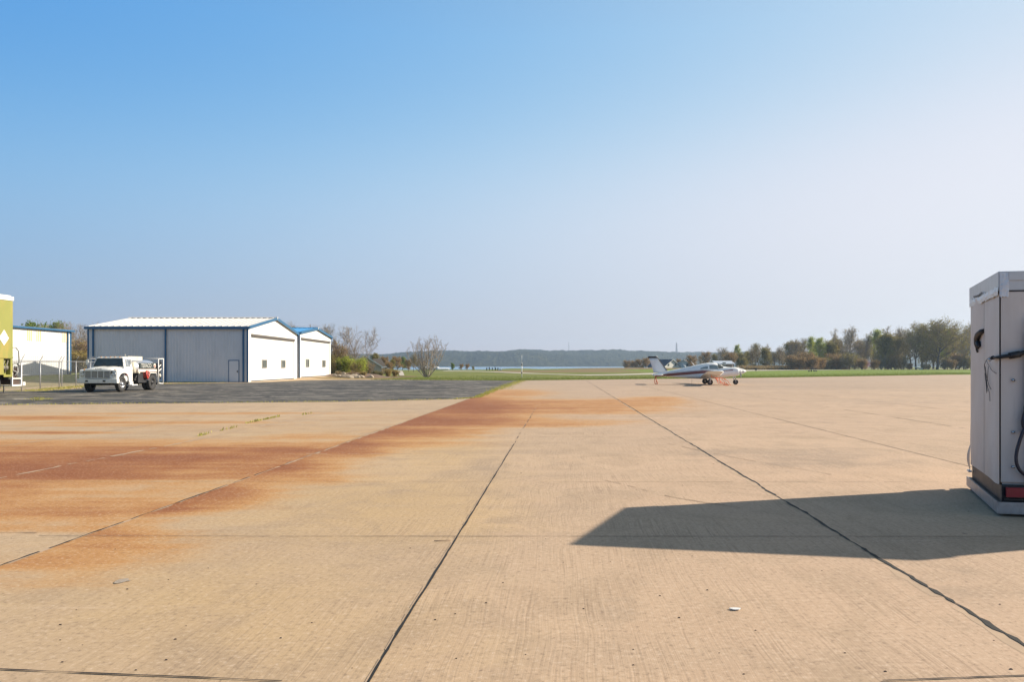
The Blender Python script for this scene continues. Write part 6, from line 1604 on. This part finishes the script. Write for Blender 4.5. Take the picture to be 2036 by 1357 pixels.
# small white trailer boat among the trees
x=far(1828,244); t=thing('parked_boat','white pointed boat hull half hidden at the foot of the big oak','boat',(x,244,Tz(x,244)),R(-15))
b=MB(); b.loft([[(-.9,-.5,.5),(-.9,.5,.5),(-.9,.35,.15),(-.9,-.35,.15)],[(.0,-.5,.65),(.0,.5,.65),(.0,.3,.2),(.0,-.3,.2)],[(1.3,-.02,1.05),(1.3,.02,1.05),(1.3,.02,.8),(1.3,-.02,.8)]],smooth=False)
hb=b.build('hull',trimw,t); hb.rotation_euler=(0,0,R(180))
b=MB(); b.box((-1.0,-.3,.05),(1.0,.3,.14)); b.build('trailer_frame',black_m,t)
# litter and grit on the apron
x,y=G(1462,1214); b=MB(); pts=[]
for i in range(14):
    a=2*math.pi*i/14; pts.append((.034*math.cos(a)*(1+.2*math.sin(3*a)),.020*math.sin(a),.004))
b.prism(pts,(0,0,.004)); o=b.build('paper_scrap',trimw,None,loc=(x,y,.002)); tag(o,'white scrap of paper on the concrete in the foreground','litter')
x,y=G(880,1078); b=MB(); b.tube([(-.075,.0,.008),(.0,.004,.010),(.07,.022,.008)],.0035,5); o=b.build('twig',twig_brown,None,loc=(x,y,0)); tag(o,'thin dry twig lying across the slab by the centre joint','twig')
x,y=G(243,1157); b=MB(); pts=[]
rr_=random.Random(2)
for i in range(22):
    a=2*math.pi*i/22; k=rr_.uniform(.75,1.15); pts.append((x+.05*k*math.cos(a),y+.06*k*math.sin(a),.0045))
b.add(pts,[tuple(range(22))]); b.build('grey_patch',M('grey_mortar',(0.34,0.28,0.22),.9,var=.2,vscale=30,bump=.4,bscale=60),apron,recalc=False)
b=MB(); rr_=random.Random(12)
for (px,py) in [(1376,1107),(1634,1136),(1312,1186),(1160,1212),(1197,1246),(1045,1303),(1259,1293),(1259,1324),(1760,1337),(905,1222),(942,1195),(865,1234),(907,1311),(822,1205),(510,1163),(335,1154),(414,1131),(253,1173),(164,1284),(270,1334),(907,905),(1925,1018),(1583,1145),(1976,1275),(1085,1073),(1000,1160),(700,1330),(1502,1255),(1430,1300),(1120,1120),(1680,1300),(1350,1230),(620,1240),(120,1244),(370,1246)]+[(rr_.uniform(0,2036),rr_.uniform(900,1357)) for _ in range(25)]:
    x,y=G(px,py); s_=rr_.uniform(.003,.008)
    b.hexa([(x-s_,y-s_*.7,.001),(x+s_*1.2,y-s_*.6,.001),(x+s_,y+s_*.8,.001),(x-s_*.8,y+s_*.6,.001)],[(x-s_*.6,y-s_*.3,s_*.8),(x+s_*.7,y-s_*.3,s_*.7),(x+s_*.5,y+s_*.4,s_*.8),(x-s_*.4,y+s_*.3,s_*.7)])
o=b.build('gravel_specks',M('dark_grit',(0.07,0.05,0.04),.9,var=.4,vscale=20)); tag(o,kind='stuff')
# ================================================================ HAZE
def add_haze(dens):
    b=MB(); b.box((-2600,-60,-4.5),(2600,2960,95)); 
    m=bpy.data.materials.new('haze_air'); m.use_nodes=True; nt=m.node_tree
    for n in list(nt.nodes): nt.nodes.remove(n)
    o_=nt.nodes.new('ShaderNodeOutputMaterial'); v=nt.nodes.new('ShaderNodeVolumePrincipled')
    v.inputs['Color'].default_value=(0.60,0.78,1.0,1); v.inputs['Density'].default_value=dens; v.inputs['Anisotropy'].default_value=0.35
    nt.links.new(v.outputs[0],o_.inputs['Volume'])
    h=b.build('haze',m); tag(h,kind='stuff'); h.display_type='WIRE'
add_haze(0.00021)
